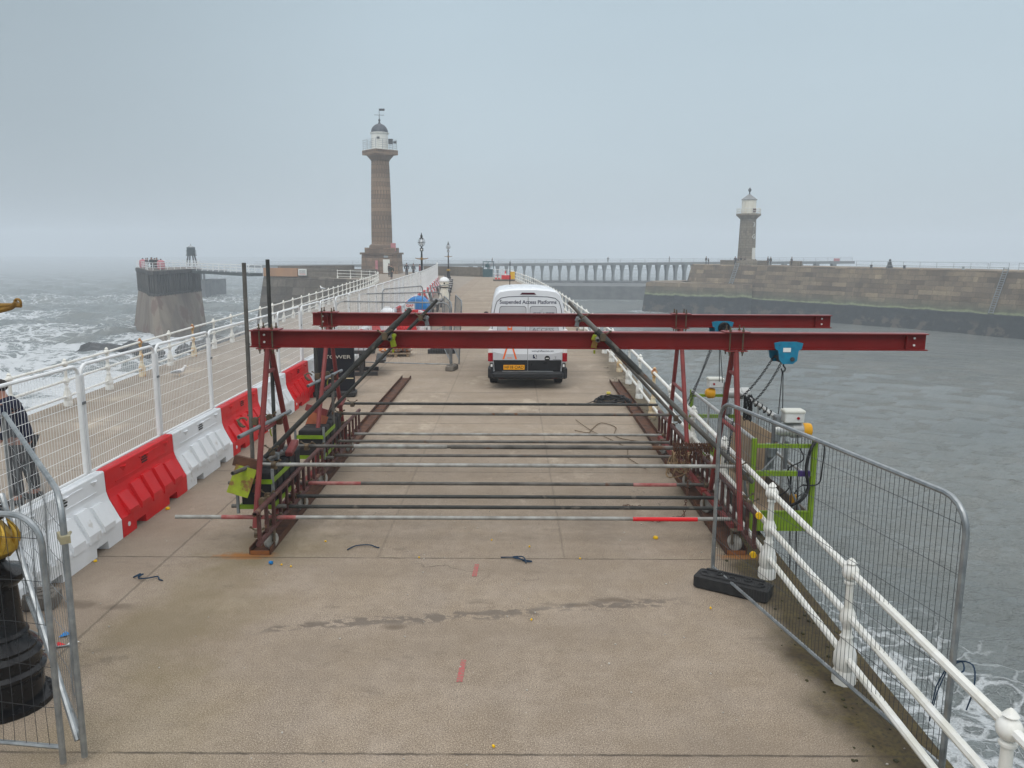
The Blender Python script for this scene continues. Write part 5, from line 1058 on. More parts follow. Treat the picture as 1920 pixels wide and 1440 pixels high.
def chain_mb(pts, link=.045, r=.006):
    mb = MB(); L_ = [Vector(p) for p in pts]
    for a, b in zip(L_, L_[1:]):
        d = b - a; n = max(1, int(d.length / (link * .7))); t = d.normalized(); u = t.cross(Vector((.2, .1, 1))).normalized(); w = t.cross(u)
        for i in range(n):
            c = a.lerp(b, (i + .5) / n); q = u if i % 2 else w; mb.sweep([c + t * (link / 2) * math.cos(x) + q * link * .33 * math.sin(x) for x in np.linspace(0, 2 * PI, 7, endpoint=False)], r, 3, closed=True)
    return mb
pts = []
for k in range(16): x_ = 2.25 + .035 * k; pts += [(x_, 10.68, .89), (x_ + .01, 10.66 - .02, .80 - .10 * (k % 3)), (x_ + .02, 10.76, .88)]
tag(chain_mb(pts).build('chain_bundle', chain_rust), 'rusty chain bundle wound on the raised cross tube at the right', 'chain', 'rusty chains')
tag(chain_mb([(2.42, 10.66, .82), (2.43, 10.5, .6), (2.38, 10.3, .3), (2.30, 10.1, .04), (2.05, 10.05, .03), (1.95, 9.95, .03), (1.78, 10.0, .03)]).build('chain', chain_rust), 'rusty chain trailing from the right frame down onto the deck', 'chain', 'rusty chains')
tag(chain_mb([(1.55, 10.55, .03), (1.62, 10.6, .03), (1.7, 10.52, .03), (1.8, 10.56, .03)]).build('chain', chain_rust), 'short piece of rusty chain lying loose on the deck', 'chain', 'rusty chains')
tag(MB().sweep(smooth_poly(squiggle(40, (2.50, 11.3, .50), .15, .22, .17, 4, 5), 3), .008, 5).sweep(smooth_poly(squiggle(30, (2.42, 11.2, .42), .18, .2, .14, 9, 4), 3), .007, 5).build('rope_tangle', mat('tan_rope', (.26, .18, .10), .9)), 'tan rope tangle hanging on the right ladder frame', 'rope')
tag(MB().sweep([(x, y, .012) for x, y in squig] if False else [(1.35, 16.3, .02), (1.45, 15.8, .02), (1.6, 15.2, .02), (1.85, 14.6, .02), (2.1, 13.9, .02), (2.0, 13.2, .02), (2.2, 12.5, .02)], .006, 5).sweep(smooth_poly([(1.25, 15.3, .02), (1.5, 15.1, .02), (1.6, 15.4, .02), (1.85, 16.0, .02), (2.1, 15.6, .02), (2.0, 15.0, .02), (2.1, 14.6, .02), (2.6, 14.3, .02)], 5), .008, 5).build('loose_cord', mat('brown_cord', (.13, .09, .05), .9)), 'thin brown cord trailing over the deck beyond the cross tubes', 'cord')
m = MB()
for k in range(15): 
    rx, ry = .42 - .012 * k, .30 - .01 * k; m.sweep([(2.38 + .05 * math.sin(k * 2.3) + rx * math.cos(a), 18.35 + .05 * math.cos(k * 1.7) + ry * math.sin(a) * 1.2, .03 + .008 * k + .015 * math.sin(3 * a + k)) for a in np.linspace(0, 2 * PI, 26, endpoint=False)], .011, 5, closed=True)
m.sweep([(2.0, 18.4, .05), (1.8, 18.1, .03), (1.62, 18.0, .02), (1.8, 17.95, .02), (2.1, 18.1, .05)], .010, 5)
cc = thing('cable_coil', 'coil of black cable lying across the right track beside the van', 'cable coil', (0, 0, 0)); cc.location = (2.38, 18.35, 0)
m.build('coils', cable, cc, world=True); MB().bbox((2.3, 18.5, .2), (.10, .05, .06), .01).build('yellow_tie', mat('pale_yellow_tape', (.6, .5, .1), .6), cc, world=True)
# ------------------------------------------------------------------ van
vn = thing('panel_van', 'white high-roof panel van seen from behind with dark lower doors and a yellow number plate', 'van', (.40, 20.25, 0), R(1.2))
def V(name, mb, m, par=vn, **kw):
    if name not in ('wheel', 'rim'): mb.v = [(x * .975, y, z * .965 + .125) for x, y, z in mb.v]
    return mb.build(name, m, par, **kw)
def vsec(y, h, wf=1., zb=.30):
    P_ = [(.94, zb), (1.00, .45), (1.025, .75), (1.03, 1.2), (1.0, 1.55), (.955, 1.95), (.905, 2.22), (.85, 2.38), (.74, 2.47), (.5, 2.51), (.2, 2.525)]
    q = [(x * wf, y, zb + (z - zb) * (h - zb) / (2.525 - zb)) for x, z in P_]; return q + [(-x, y_, z) for x, y_, z in q[::-1]]
S = [(.0, 2.50, .985), (.05, 2.525, 1.), (1.5, 2.53, 1.), (3.6, 2.50, 1.), (3.95, 2.42, .985), (4.55, 1.55, .97), (5.1, 1.2, .96), (5.5, .95, .88)]
b = MB(); rs = [vsec(*q) for q in S]; n = len(rs[0])
for r in rs: b.v += r
for i in range(len(rs) - 1):
    for k in range(n): b.f.append([i * n + k, i * n + (k + 1) % n, (i + 1) * n + (k + 1) % n, (i + 1) * n + k]); b.mi.append(0)
b.f += [list(range(n))[::-1], list(range((len(rs) - 1) * n, len(rs) * n))]; b.mi += [0, 0]; V('body', b, van_paint, smooth=True, auto=35)
def dpoly(x0, x1, z0, z1, r, sl=0., r0=None):       # rounded quad leaning in by sl at the top outer side
    o_ = []; r0 = r if r0 is None else r0
    for cx, cz, a0, rr in ((x1 - r0, z0 + r0, -90, r0), (x1 - sl - r, z1 - r, 0, r), (x0 + r, z1 - r, 90, r), (x0 + r, z0 + r, 180, r)):
        for k in range(5): a = R(a0 + k * 22.5); o_.append((cx + rr * math.cos(a), cz + rr * math.sin(a)))
    return o_
for s in (-1, 1):
    up = (dpoly(.012, .93, .62, 2.28, .012, .10, .02)); 
    # outer top corner rounded
    pts = [(.006, .64), (.925, .64), (.945, 1.2), (.90, 1.75), (.845, 2.05), (.80, 2.18), (.70, 2.27), (.52, 2.305), (.006, 2.32)]
    pts = [(x * s, z) for x, z in pts]; pts = pts if s > 0 else pts[::-1]
    d = V('rear_door', MB().sheet(pts, (0, -.0, 0), (1, 0, 0), (0, 0, 1), .028), van_paint)
    sp_ = [(x * 1.0 + .004 * s, z) for x, z in pts]
    w_ = dpoly(.055, .80, 1.36, 2.07, .07, .06); w_ = [(x * s, z) for x, z in w_]; w_ = w_ if s > 0 else w_[::-1]
    V('window_surround', MB().sheet([(x + (x - .43 * s) * .03, z + (z - 1.71) * .03) for x, z in w_], (0, -.029, 0), (1, 0, 0), (0, 0, 1), .003), seam_m, d)
    V('window_film', MB().sheet(w_, (0, -.032, 0), (1, 0, 0), (0, 0, 1), .004), van_silver, d)
    lw = [(.012, .20), (.86, .22), (.90, .64), (.012, .64)] if s > 0 else [(-.90, .64), (-.86, .22), (-.012, .20), (-.012, .64)]
    lw = lw if s > 0 else [(-.012, .64), (-.90, .64), (-.86, .22), (-.012, .20)]
    V('lower_film', MB().sheet(lw, (0, -.002, 0), (1, 0, 0), (0, 0, 1), .030), van_dark, d)
    gl_ = [(.02, .64), (.92, .64), (.93, .86), (.62, .80), (.02, .80)]; gl_ = [(x * s, z) for x, z in gl_]; gl_ = gl_ if s > 0 else gl_[::-1]
    V('grey_swoosh', MB().sheet(gl_, (0, -.029, 0), (1, 0, 0), (0, 0, 1), .004), van_silver, d)
    for z in (1.82, .50): V('hinge', MB().bbox((.955 * s - (.04 * s if z > 1 else 0), -.045, z), (.10, .04, .12), .012), black_pl, d); V('hinge_plate', MB().box((.955 * s - (.04 * s if z > 1 else 0), -.068, z), (.05, .008, .07)), ink_white, d)
    tl = V('tail_lamp', MB().bbox((.985 * s, -.005, 1.02), (.125, .10, .92), .03), lens_clear)
    V('red_lens', MB().bbox((.985 * s, -.015, .72), (.130, .10, .28), .03), lens_red, tl); V('red_lens', MB().bbox((.985 * s, -.015, 1.30), (.130, .10, .30), .03), lens_red, tl)
    V('reflector', MB().bbox((.70 * s, -.20, .20), (.17, .03, .06), .01), lens_dark)
    for y_ in (.95, 4.55):
        wv_ = V('wheel', MB().lathe([(.30, -.115), (.345, -.10), (.35, 0), (.345, .10), (.30, .115)], (.87 * s, y_, .35), 28, ax='X'), rubber, smooth=True, auto=30); V('rim', MB().lathe([(.2, -.118), (.2, .118)], (.87 * s, y_, .35), 20, ax='X'), galv_dull, wv_)
    V('rub_strip', MB().box((1.035 * s, 2.3, .62), (.03, 3.6, .16)), van_plast)
    V('wing_mirror', MB().bbox((1.15 * s, 4.1, 1.45), (.14, .10, .32), .03), black_pl)
    V('side_window', MB().box((.985 * s, 3.95, 1.62), (.03, .75, .5), rot=(0, -.14 * s, 0)), van_dark)
V('door_seam', MB().box((0, -.029, 1.27), (.010, .006, 2.1)), seam_m)
sm = MB(); arch = [(-.945, .70), (-.965, 1.2), (-.918, 1.75), (-.862, 2.06), (-.815, 2.20), (-.71, 2.29), (-.52, 2.325), (0, 2.34)]; arch += [(-x, z) for x, z in arch[::-1][1:]]
sm.sweep([(x, -.004, z) for x, z in arch], .008, 5); V('door_frame_seam', sm, seam_m)
V('high_brake_lamp', MB().add([(-.21, -.012, 2.385), (.21, -.012, 2.385), (.16, -.012, 2.435), (-.16, -.012, 2.435), (-.21, .03, 2.385), (.21, .03, 2.385), (.16, .03, 2.435), (-.16, .03, 2.435)], [(0, 1, 2, 3), (3, 2, 6, 7), (0, 4, 5, 1), (0, 3, 7, 4), (1, 5, 6, 2)]), lens_dark)
bp_ = MB().bbox((0, -.10, .245), (1.92, .26, .19), .05).bbox((.98, .05, .30), (.14, .4, .32), .04).bbox((-.98, .05, .30), (.14, .4, .32), .04).box((0, .25, .26), (1.6, .5, .08)); bq = V('bumper', bp_, van_plast)
V('step_ribs', MB().box((0, -.10, .348), (1.35, .12, .008)), galv_dull, bq)
V('underbody', MB().box((0, 2.6, .30), (1.7, 4.6, .12)).tube((.3, -.0, .16), (.3, .8, .18), .03), black_pl)
V('windscreen', MB().box((0, 4.28, 1.95), (1.55, .03, .85), rot=(R(35), 0, 0)), van_dark)
V('aerial', MB().tube((-.42, 3.3, 2.5), (-.42, 3.15, 3.2), .012, 5), black_pl)
np_ = V('number_plate', MB().bbox((-.36, -.040, .445), (.56, .012, .13), .005), plate_y)
X_, Z_ = (1, 0, 0), (0, 0, 1)
def T(name, txt, size, x, z, y, m, w=None, par=vn, off=0.012): 
    return V(name, text_mb(txt, size, (x, y, z), X_, Z_, .0015, width=w, offset=off), m, par)
T('plate_lettering', 'HF18 OAD', .115, -.36, .445, -.047, ink_blk, .50, np_)
V('door_lettering', text_mb('Suspended Access Platforms', .135, (0, -.0295, 2.185), X_, Z_, .001, width=1.49, offset=.018), ink)
V('door_lettering', text_mb('GIRAFFE', .135, (.40, -.037, 1.86), X_, Z_, .001, width=.57, offset=.025), ink)
V('door_lettering', text_mb('ACCESS', .13, (.40, -.037, 1.455), X_, Z_, .001, width=.57, offset=.0), ink_grey)
V('door_lettering', text_mb('www.giraffeaccess.com', .062, (.40, -.0295, .885), X_, Z_, .001, width=.58, offset=.01), ink)
V('door_lettering', text_mb('Tel. 01707', .055, (.26, -.0295, .97), X_, Z_, .001, width=.28, offset=.01), ink)
V('door_emblem', MB().box((.19, -.0345, .735), (.10, .004, .10)).box((.20, -.038, .755), (.05, .003, .03), mi=1).box((.215, -.038, .715), (.03, .003, .03), mi=1), (ink, ink_white))
MB().lathe([(.07, -.002), (.07, .002)], (0, 0, 0), 20, ax='Y').box((0, -.003, 0), (.08, .002, .02), mi=1).build('door_emblem', (ink_blk, ink_white), vn).location = (.507, -.0355, .79)
V('door_emblem', text_mb('T', .09, (.74, -.0345, .70), X_, Z_, .001), ink_grey); V('door_emblem', MB().box((.77, -.0345, .655), (.20, .002, .012)), ink_grey)
gp = MB()
for s in (-1, 1):
    gp.add([(-.475 + s * .05 + q * .014, -.0375, z_) for z_, q in ((1.56, -1), (1.56, 1))] + [(-.475 + s * .045 + q * .016, -.0375, 1.15) for q in (-1, 1)] + [(-.475 + s * .085 + q * .02, -.0375, .95) for q in (-1, 1)] + [(-.475 + s * .17 + q * .024, -.0375, .665) for q in (-1, 1)], [(0, 2, 3, 1), (2, 4, 5, 3), (4, 6, 7, 5)])
gp.add([(-.53, -.0375, 1.45), (-.42, -.0375, 1.45), (-.42, -.0375, 1.50), (-.53, -.0375, 1.50)], [(0, 1, 2, 3)]); V('giraffe_legs_emblem', gp, ink_or); V('small_lettering', text_mb('Giraffe', .05, (-.475, -.0345, .70), X_, Z_, .001, offset=.003), ink_or)

# ------------------------------------------------------------------ furniture and site clutter behind the gantry
tb = thing('display_board', 'black upright display board with gold lines behind the far left gantry leg', 'sign board', (-4.32, 19.0, 0), R(4))
MB().bbox((0, 0, .80), (.96, .16, 1.36), .03).build('panel', mat('black_board', (.005, .006, .010), .6, c2=(.008, .009, .013), spec=.25), tb); MB().bbox((0, 0, .07), (1.02, .42, .14), .03).build('foot', black_pl, tb)
MB().box((0, -.084, 1.36), (.92, .006, .022)).box((0, -.084, .45), (.92, .006, .022)).build('gold_line', mat('pale_gold_line', (.62, .54, .33), .5), tb)
text_mb('TOWER', .12, (.10, -.084, .97), X_, Z_, .002, width=.62, offset=.01).build('lettering', mat('pale_board_lettering', (.42, .40, .34), .5), tb)
text_mb('WER', .115, (.285, -.088, .97), X_, Z_, .002, width=.005).build('lettering_edge', ink_grey, tb) if False else None

def bench():
    rt = thing('bench', '', 'bench')
    for k in range(4): MB().box((.05 + k * .115, 0, .45), (.095, 1.8, .035)).build('seat_slat', slate_top, rt)
    for k in range(3): MB().box((-.08 - k * .035, 0, .56 + k * .13), (.035, 1.8, .10), rot=(0, R(-14), 0)).build('back_slat', bench_dk, rt)
    for s in (-1, 1):
        MB().box((.2, .72 * s, .40), (.56, .07, .06)).box((-.06, .72 * s, .42), (.07, .07, .86), rot=(0, R(-12), 0)).box((.40, .72 * s, .2), (.09, .07, .42)).build('cast_end', bench_dk, rt)
    MB().box((.485, 0, .425), (.03, 1.82, .09)).build('front_edge', bench_dk, rt)
    return rt
bn = bench(); bn.location = (-5.0, 43.5, 0); bn.scale = (1.35, 1, 1); tag(bn, 'dark slatted bench in the deckside row, nearest of the row', None, 'benches in the deckside row'); cache(bn)
for i, (x, y) in enumerate([(-4.95, 46.6), (-5.05, 50.2), (-5.3, 58.0), (-5.5, 62.5), (-5.8, 67.5), (-6.1, 72), (-6.4, 76.5), (-6.8, 81.5), (-7.1, 86)]):
    o = dup(bn, (x, y, 0), R(4), 'dark slatted bench in the deckside row, %s counted from the blue tank' % ordn[i + 1]); o.scale = (1.35, 1, 1)
pb = thing('picnic_bench', 'dark recycled plastic bench with pale slatted top behind the gantry', 'bench', (-4.35, 22.7, 0), R(8))
for k in range(5): MB().box((-.28 + k * .14, 0, .74), (.12, 1.5, .035)).build('top_slat', slate_top, pb)
MB().box((0, -.74, .70), (.74, .05, .09)).box((0, .74, .70), (.74, .05, .09)).box((.37, 0, .70), (.04, 1.5, .09)).build('apron', bench_dk, pb)
for s in (-1, 1): MB().box((0, .5 * s, .36), (.12, .12, .72)).box((.0, .5 * s, .05), (.9, .14, .10)).box((.52, .5 * s, .40), (.26, .08, .06)).build('leg', bench_dk, pb)
MB().box((.55, 0, .45), (.28, 1.5, .05)).build('side_seat', bench_dk, pb)

tk = thing('water_bowser', 'round blue plastic water tank on a low frame with a white and red sign', 'water tank', (-4.45, 37.2, -.13))
MB().lathe([(.30, -.78), (.46, -.74), (.54, -.62), (.55, -.3), (.565, -.28), (.565, -.2), (.55, -.18), (.55, .3), (.54, .62), (.46, .74), (.3, .78)], (0, 0, .98), 28, ax='Y').build('tank', blue_pl, tk, smooth=True, auto=30)
MB().sweep([(0, -.80, .55), (0, -.80, 1.35), (0, -.70, 1.53), (0, 0, 1.56), (0, .7, 1.5)], .014, 5).build('mould_line', mat('pale_blue_line', (.2, .42, .6), .5), tk)
sgn = MB().box((-.27, -.80, 1.10), (.44, .012, .28)).build('sign_panel', ink_white, tk); text_mb('GAP', .16, (-.27, -.808, 1.14), X_, Z_, .001, width=.34, offset=.03).build('sign_lettering', ink_red, sgn); MB().box((-.27, -.809, 1.02), (.34, .002, .025)).build('sign_line', ink_grey, sgn)
MB().box((0, -.5, .30), (1.2, .12, .10)).box((0, .5, .30), (1.2, .12, .10)).box((-.45, 0, .22), (.10, 1.6, .10)).box((.45, 0, .22), (.10, 1.6, .10)).build('chassis', galv_dull, tk)
for s in (-1, 1): MB().lathe([(.13, -.06), (.16, -.05), (.16, .05), (.13, .06)], (.52 * s, 0, .29), 16, ax='X').build('wheel', rubber, tk)
wt = thing('water_tank', 'small white domed water tank beside the red barriers of the work site', 'water tank', (-4.95, 31.3, 0)); wt.scale = (1, 1, 1.22); MB().lathe([(.30, 0), (.34, .05), (.34, .75), (.33, .82), (.27, .95), (.16, 1.03), (.10, 1.05)], n=20).build('tank', bar_white, wt, smooth=True, auto=35); MB().lathe([(.1, 1.04), (.1, 1.08)], n=12).build('lid', bar_white, wt)
for (x, y, a, m_, lab) in ((-4.55, 33.2, 60, redB, 'red water-filled barrier standing loose behind the white domed tank'), (-3.95, 34.6, 20, whiB, 'white water-filled barrier standing loose left of the blue tank'), (-4.35, 35.4, 75, redB, 'red water-filled barrier standing loose close to the blue tank')):
    o = dup(m_, (x, y, 0), R(a), lab, 'loose barriers at the work site'); o.scale = (1, .5, 1.05)
def pallet(label, x, y, rz, seed):
    rt = thing('bag_pallet', label, 'pallet', (x, y, 0), rz, 'pallets of bags'); rr = random.Random(seed)
    for k in range(3): MB().box((-.4 + .4 * k, 0, .05), (.10, .9, .09)).build('bearer', wood, rt)
    for k in range(5): MB().box((0, -.4 + k * .2, .105), (1.0, .12, .02)).build('board', wood, rt)
    for j in range(2):
        for k in range(3):
            mb = MB().ball((0, 0, 0), .24, 12, 7, (1.0, .8, .36)); o = mb.build('bag', (mat('orange_print_bag', (.72, .30, .09), .7, c2=(.74, .70, .66), scale=5, lo=.46, hi=.54) if 'orange_print_bag' not in bpy.data.materials else bpy.data.materials['orange_print_bag']), rt, smooth=True); o.location = (-.33 + .33 * k + rr.uniform(-.03, .03), rr.uniform(-.2, .2), .19 + .13 * j); o.rotation_euler = (0, 0, rr.uniform(-.5, .5))
    return rt
pallet('wooden pallet of orange and white bags in front of the slatted bench', -3.95, 26.6, R(8), 1); pallet('wooden pallet of orange and white bags farther back, beside the barrier row', -4.35, 30.0, R(-10), 2)
cp_ = thing('white_capstan', 'old white painted capstan with domed cap between the benches', 'capstan', (-4.75, 55.3, 0))
MB().lathe([(.42, 0), (.40, .12), (.33, .5), (.25, .82), (.23, .95)], n=12, flute=.10).build('whelped_drum', cream, cp_); MB().lathe([(.245, .95), (.245, 1.02)], n=16).build('dark_band', bench_dk, cp_)
MB().lathe([(.30, 1.02), (.32, 1.05), (.32, 1.38), (.30, 1.4)], n=18).build('drumhead', cream, cp_); MB().lathe([(.37, 1.40), (.37, 1.43), (.31, 1.55), (.2, 1.66), (.06, 1.71)], n=18).build('cap', fence_white, cp_, smooth=True, auto=30); MB().box((.03, -.32, 1.27), (.09, .03, .1)).box((-.24, -.24, 1.12), (.04, .04, .14)).build('bar_socket', black_iron, cp_)
gt2 = thing('access_gate', 'dark teal steel gate frame at the far end of the deck', 'gate', (-3.2, 107.0, 0))
for x in (-.75, -.1, .65): MB().box((x, 0, 1.05), (.09, .09, 2.1)).build('post', teal, gt2)
MB().box((-.05, 0, 2.05), (1.5, .1, .1)).box((-.05, 0, 1.35), (1.4, .06, .06)).build('crossbar', teal, gt2); MB().box((-.05, .02, .55), (1.4, .05, 1.05)).build('lower_panel', teal, gt2); MB().lathe([(.3, 1.1), (.3, 1.5), (.1, 1.6)], (-.2, .3, .2), 10).build('winch_drum', teal, gt2)
bn2 = thing('grit_bin', 'yellow upright bin at the far end beside the harbour railing', 'bin', (-.2, 94.6, 0)); MB().bbox((.2, 0, .5), (.55, .5, .98), .05, ).build('body', yellow_cap, bn2); MB().bbox((.2, 0, 1.02), (.6, .55, .08), .03).build('lid', yellow_cap, bn2)
pf = thing('timber_platform', 'low grey timber platform carrying red and white cones at the far end', 'platform', (-1.0, 93.8, 0)); MB().box((0, 0, .14), (2.6, 1.6, .12)).build('boards', wood_grey, pf); MB().box((0, -.7, .06), (2.5, .12, .1)).build('bearer', wood_grey, pf); MB().box((0, .7, .06), (2.5, .12, .1)).build('bearer', wood_grey, pf)
for k, (x, y, s, lab) in enumerate([(-.85, 93.6, 1.35, 'large red traffic cone in the middle of the timber platform'), (-1.6, 93.6, .7, 'small red and white cone on the left of the timber platform'), (-1.95, 93.8, .7, 'small red and white cone at the left edge of the timber platform')]):
    c_ = thing('traffic_cone', lab, 'cone', (x, y, .2), 0, 'cones on the timber platform'); MB().box((0, 0, .02), (.38 * s, .38 * s, .04)).lathe([(.15 * s, .04), (.03 * s, .75 * s)], n=12).build('cone_body', bar_red, c_); MB().lathe([(.112 * s, .3 * s), (.075 * s, .5 * s)], n=12).build('reflective_sleeve', ink_white, c_)
rb = thing('red_box', 'low red box on the timber platform beside the yellow bin', 'box', (-.75, 93.4, .2)); MB().bbox((0, 0, .22), (1.1, .5, .44), .04).build('body', bar_red, rb); MB().bbox((0, 0, .46), (1.14, .54, .05), .02).build('lid', bar_red, rb)
fr_ = rail_run('end_handrail', 'white handrail bays behind the timber platform at the far end', [(-2.6, 106.4), (-.4, 103), (.1, 100)], 0, 6.5, 0, 1.05, 2.1, fence_white, r=.035)
# gulls
def gull(label, loc, rz, fly=False):
    rt = thing('gull', label, 'gull', loc, rz, 'gulls')
    MB().sweep([(-.22, 0, .10), (-.12, 0, .12), (0, 0, .14), (.10, 0, .17), (.14, 0, .24), (.17, 0, .29), (.21, 0, .29)], [.012, .045, .07, .055, .032, .035, .015], 10).build('body', gull_w, rt, smooth=True)
    for s in (-1, 1): MB().sweep([(.06, .055 * s, .16), (-.08, .07 * s, .15), (-.24, .03 * s, .13)], [.03, .035, .008], 6).build('wing', gull_g, rt, smooth=True)
    MB().tube((.2, 0, .285), (.27, 0, .275), .010, 6, r2=.003).build('bill', bill_y, rt)
    for s in (-1, 1): MB().tube((.0, .025 * s, 0), (.0, .025 * s, .09), .005, 5).build('leg', bill_y, rt)
q = along(LRs, s_at(LRs, 49.5))[0]; gull('white gull perched on the sea-side railing before the stone wall', (q[0], q[1], 1.0), R(150)); gull('white gull standing on the promenade behind the white mesh fence', (-9.35, 21.9, 0), R(20))
for k, (px, rz) in enumerate(((.0, 1),)): pass

# ------------------------------------------------------------------ small litter and marks on the deck
for k, (x, y, l, lab) in enumerate([(-.40, 8.36, .34, 'farther of two short red paint lines on the front slab'), (-.42, 6.22, .36, 'nearer of two short red paint lines on the front slab')]):
    o = MB().add([(x - .03, y - l / 2, .004), (x + .022, y - l / 2, .004), (x + .036, y + l / 2, .004), (x - .012, y + l / 2, .004)], [(0, 1, 2, 3)]).build('paint_line', spray_red); tag(o, lab, 'paint mark', 'red paint lines')
caps = [(1.9, 10.45, .035, 'large yellow cap on the deck behind the nearest cross tube at the right'), ]
def cap_at(x, y, r, lab, m=yellow_cap, lie=False):
    mb = MB().lathe([(r, 0), (r * 1.05, r * .5), (r * .8, r * .95), (r * .2, r)], n=12) if not lie else MB().lathe([(r * .7, -r), (r, -r * .3), (r, r), (r * .6, r * 1.1)], (0, 0, r), 10, ax='X')
    o = mb.build('plastic_cap', m); o.location = (x, y, .003); o.rotation_euler.z = x * 7; tag(o, lab, 'cap', 'plastic caps on the deck')
for x, y, r, lab, m_, lie in [(1.80, 9.38, .030, 'large yellow cap on the deck below the nearest cross tube', yellow_cap, False), (-.24, 9.28, .009, 'small yellow cap on the deck just below the nearest cross tube, centre', yellow_cap, True),
    (-2.27, 9.20, .010, 'small yellow cap near the left track', yellow_cap, True), (.22, 9.06, .010, 'small yellow cap above the blue string', yellow_cap, True), (-1.07, 8.71, .009, 'small yellow cap lying in the cross joint', yellow_cap, True), (.80, 8.70, .009, 'small yellow cap in the joint right of the blue string', yellow_cap, True),
    (-2.48, 8.42, .009, 'right one of two small yellow caps below the left track end', yellow_cap, True), (-2.60, 8.47, .009, 'left one of two small yellow caps below the left track end', yellow_cap, True), (.20, 7.15, .009, 'small yellow cap beside the damp trail', yellow_cap, True), (2.0, 7.42, .010, 'small yellow cap in front of the black fence foot', yellow_cap, True), (-.12, 5.17, .010, 'small yellow cap at the very front of the deck', yellow_cap, True), (-2.73, 8.50, .02, 'bright blue plastic cap beside the two yellow ones', blue_pl, True),
    (-4.72, 10.4, .03, 'yellow cap under the first red barrier', yellow_cap, False), (-4.75, 8.55, .02, 'yellow cap under the nearest visible white barrier', yellow_cap, False)]: cap_at(x, y, r, lab, m_, lie)
def string(pts, lab, r=.0075, m=rope_blue): tag(MB().sweep(smooth_poly([(x, y, .012 + z) for x, y, z in pts], 5), r, 5).build('rope_scrap', m), lab, 'rope scrap', 'rope scraps on the deck')
string([(-1.95, 8.93, 0), (-1.88, 9.02, .01), (-1.8, 9.06, .01), (-1.7, 9.06, .01), (-1.62, 9.02, 0), (-1.58, 9.0, 0)], 'short curved black cord on the slab near the left track'); 
string([(-.12, 8.72, 0), (-.02, 8.70, .01), (.08, 8.66, .02), (.16, 8.60, .0), (.24, 8.58, .01), (.10, 8.62, .02), (.02, 8.68, .02), (.14, 8.66, .03), (.17, 8.55, 0)], 'knotted blue string on the cross joint, centre'); 
string([(-4.05, 8.15, 0), (-4.02, 8.05, .01), (-3.92, 8.03, .02), (-3.84, 8.1, .01), (-3.80, 8.05, 0), (-3.75, 8.02, 0)], 'knotted dark string left of the left track end'); string([(-4.07, 8.2, 0), (-4.1, 8.1, .0), (-4.0, 8.12, .03), (-4.03, 8.06, .02)], 'small dark loop beside the knotted string at the left', .007)
string([(-4.7, 7.0, 0), (-4.2, 6.7, .0), (-4.05, 6.5, .02), (-4.2, 6.3, .03), (-4.4, 6.35, .0), (-4.1, 6.55, .0), (-3.95, 6.6, .0)], 'tangle of wire offcuts behind the lamp post base', .010, galv_dull)
for x, y, m_, lab in ((-4.15, 6.75, blue_pl, 'scrap of blue wrapper behind the lamp post base'), (-4.0, 6.6, ink_white, 'scrap of white wrapper behind the lamp post base'), (-4.1, 6.55, bar_red, 'scrap of red wrapper behind the lamp post base')):
    tag(MB().add([(x, y, .01), (x + .07, y + .02, .02), (x + .09, y + .07, .012), (x + .02, y + .08, .03)], [(0, 1, 2), (0, 2, 3)]).build('wrapper_scrap', m_), lab, 'litter', 'wrapper scraps')
mm = MB(); rr = random.Random(8)
for k in range(170):
    x = rr.uniform(-4.7, 2.9); y = 4.6 + 9 * rr.random() ** 1.4; r = rr.uniform(.004, .011); mm.ball((x, y, r * .5), r, 6, 4, (1, rr.uniform(.6, 1.3), .7))
tag(mm.build('pebble_grit', mat('pale_grit', (.5, .47, .42), .8, c2=(.3, .27, .23), scale=30)), kind='stuff')
mm = MB()
for k in range(260):
    y = 4.2 + 20 * rr.random(); x = px_at(RR, y) + rr.uniform(-.35, .30); r = rr.uniform(.006, .02); mm.ball((x, y, r * .3), r, 6, 4, (1, rr.uniform(.6, 1.5), .5))
tag(mm.build('moss_clumps', mat('dark_moss', (.06, .055, .02), .95, c2=(.03, .028, .018), scale=20)), kind='stuff')

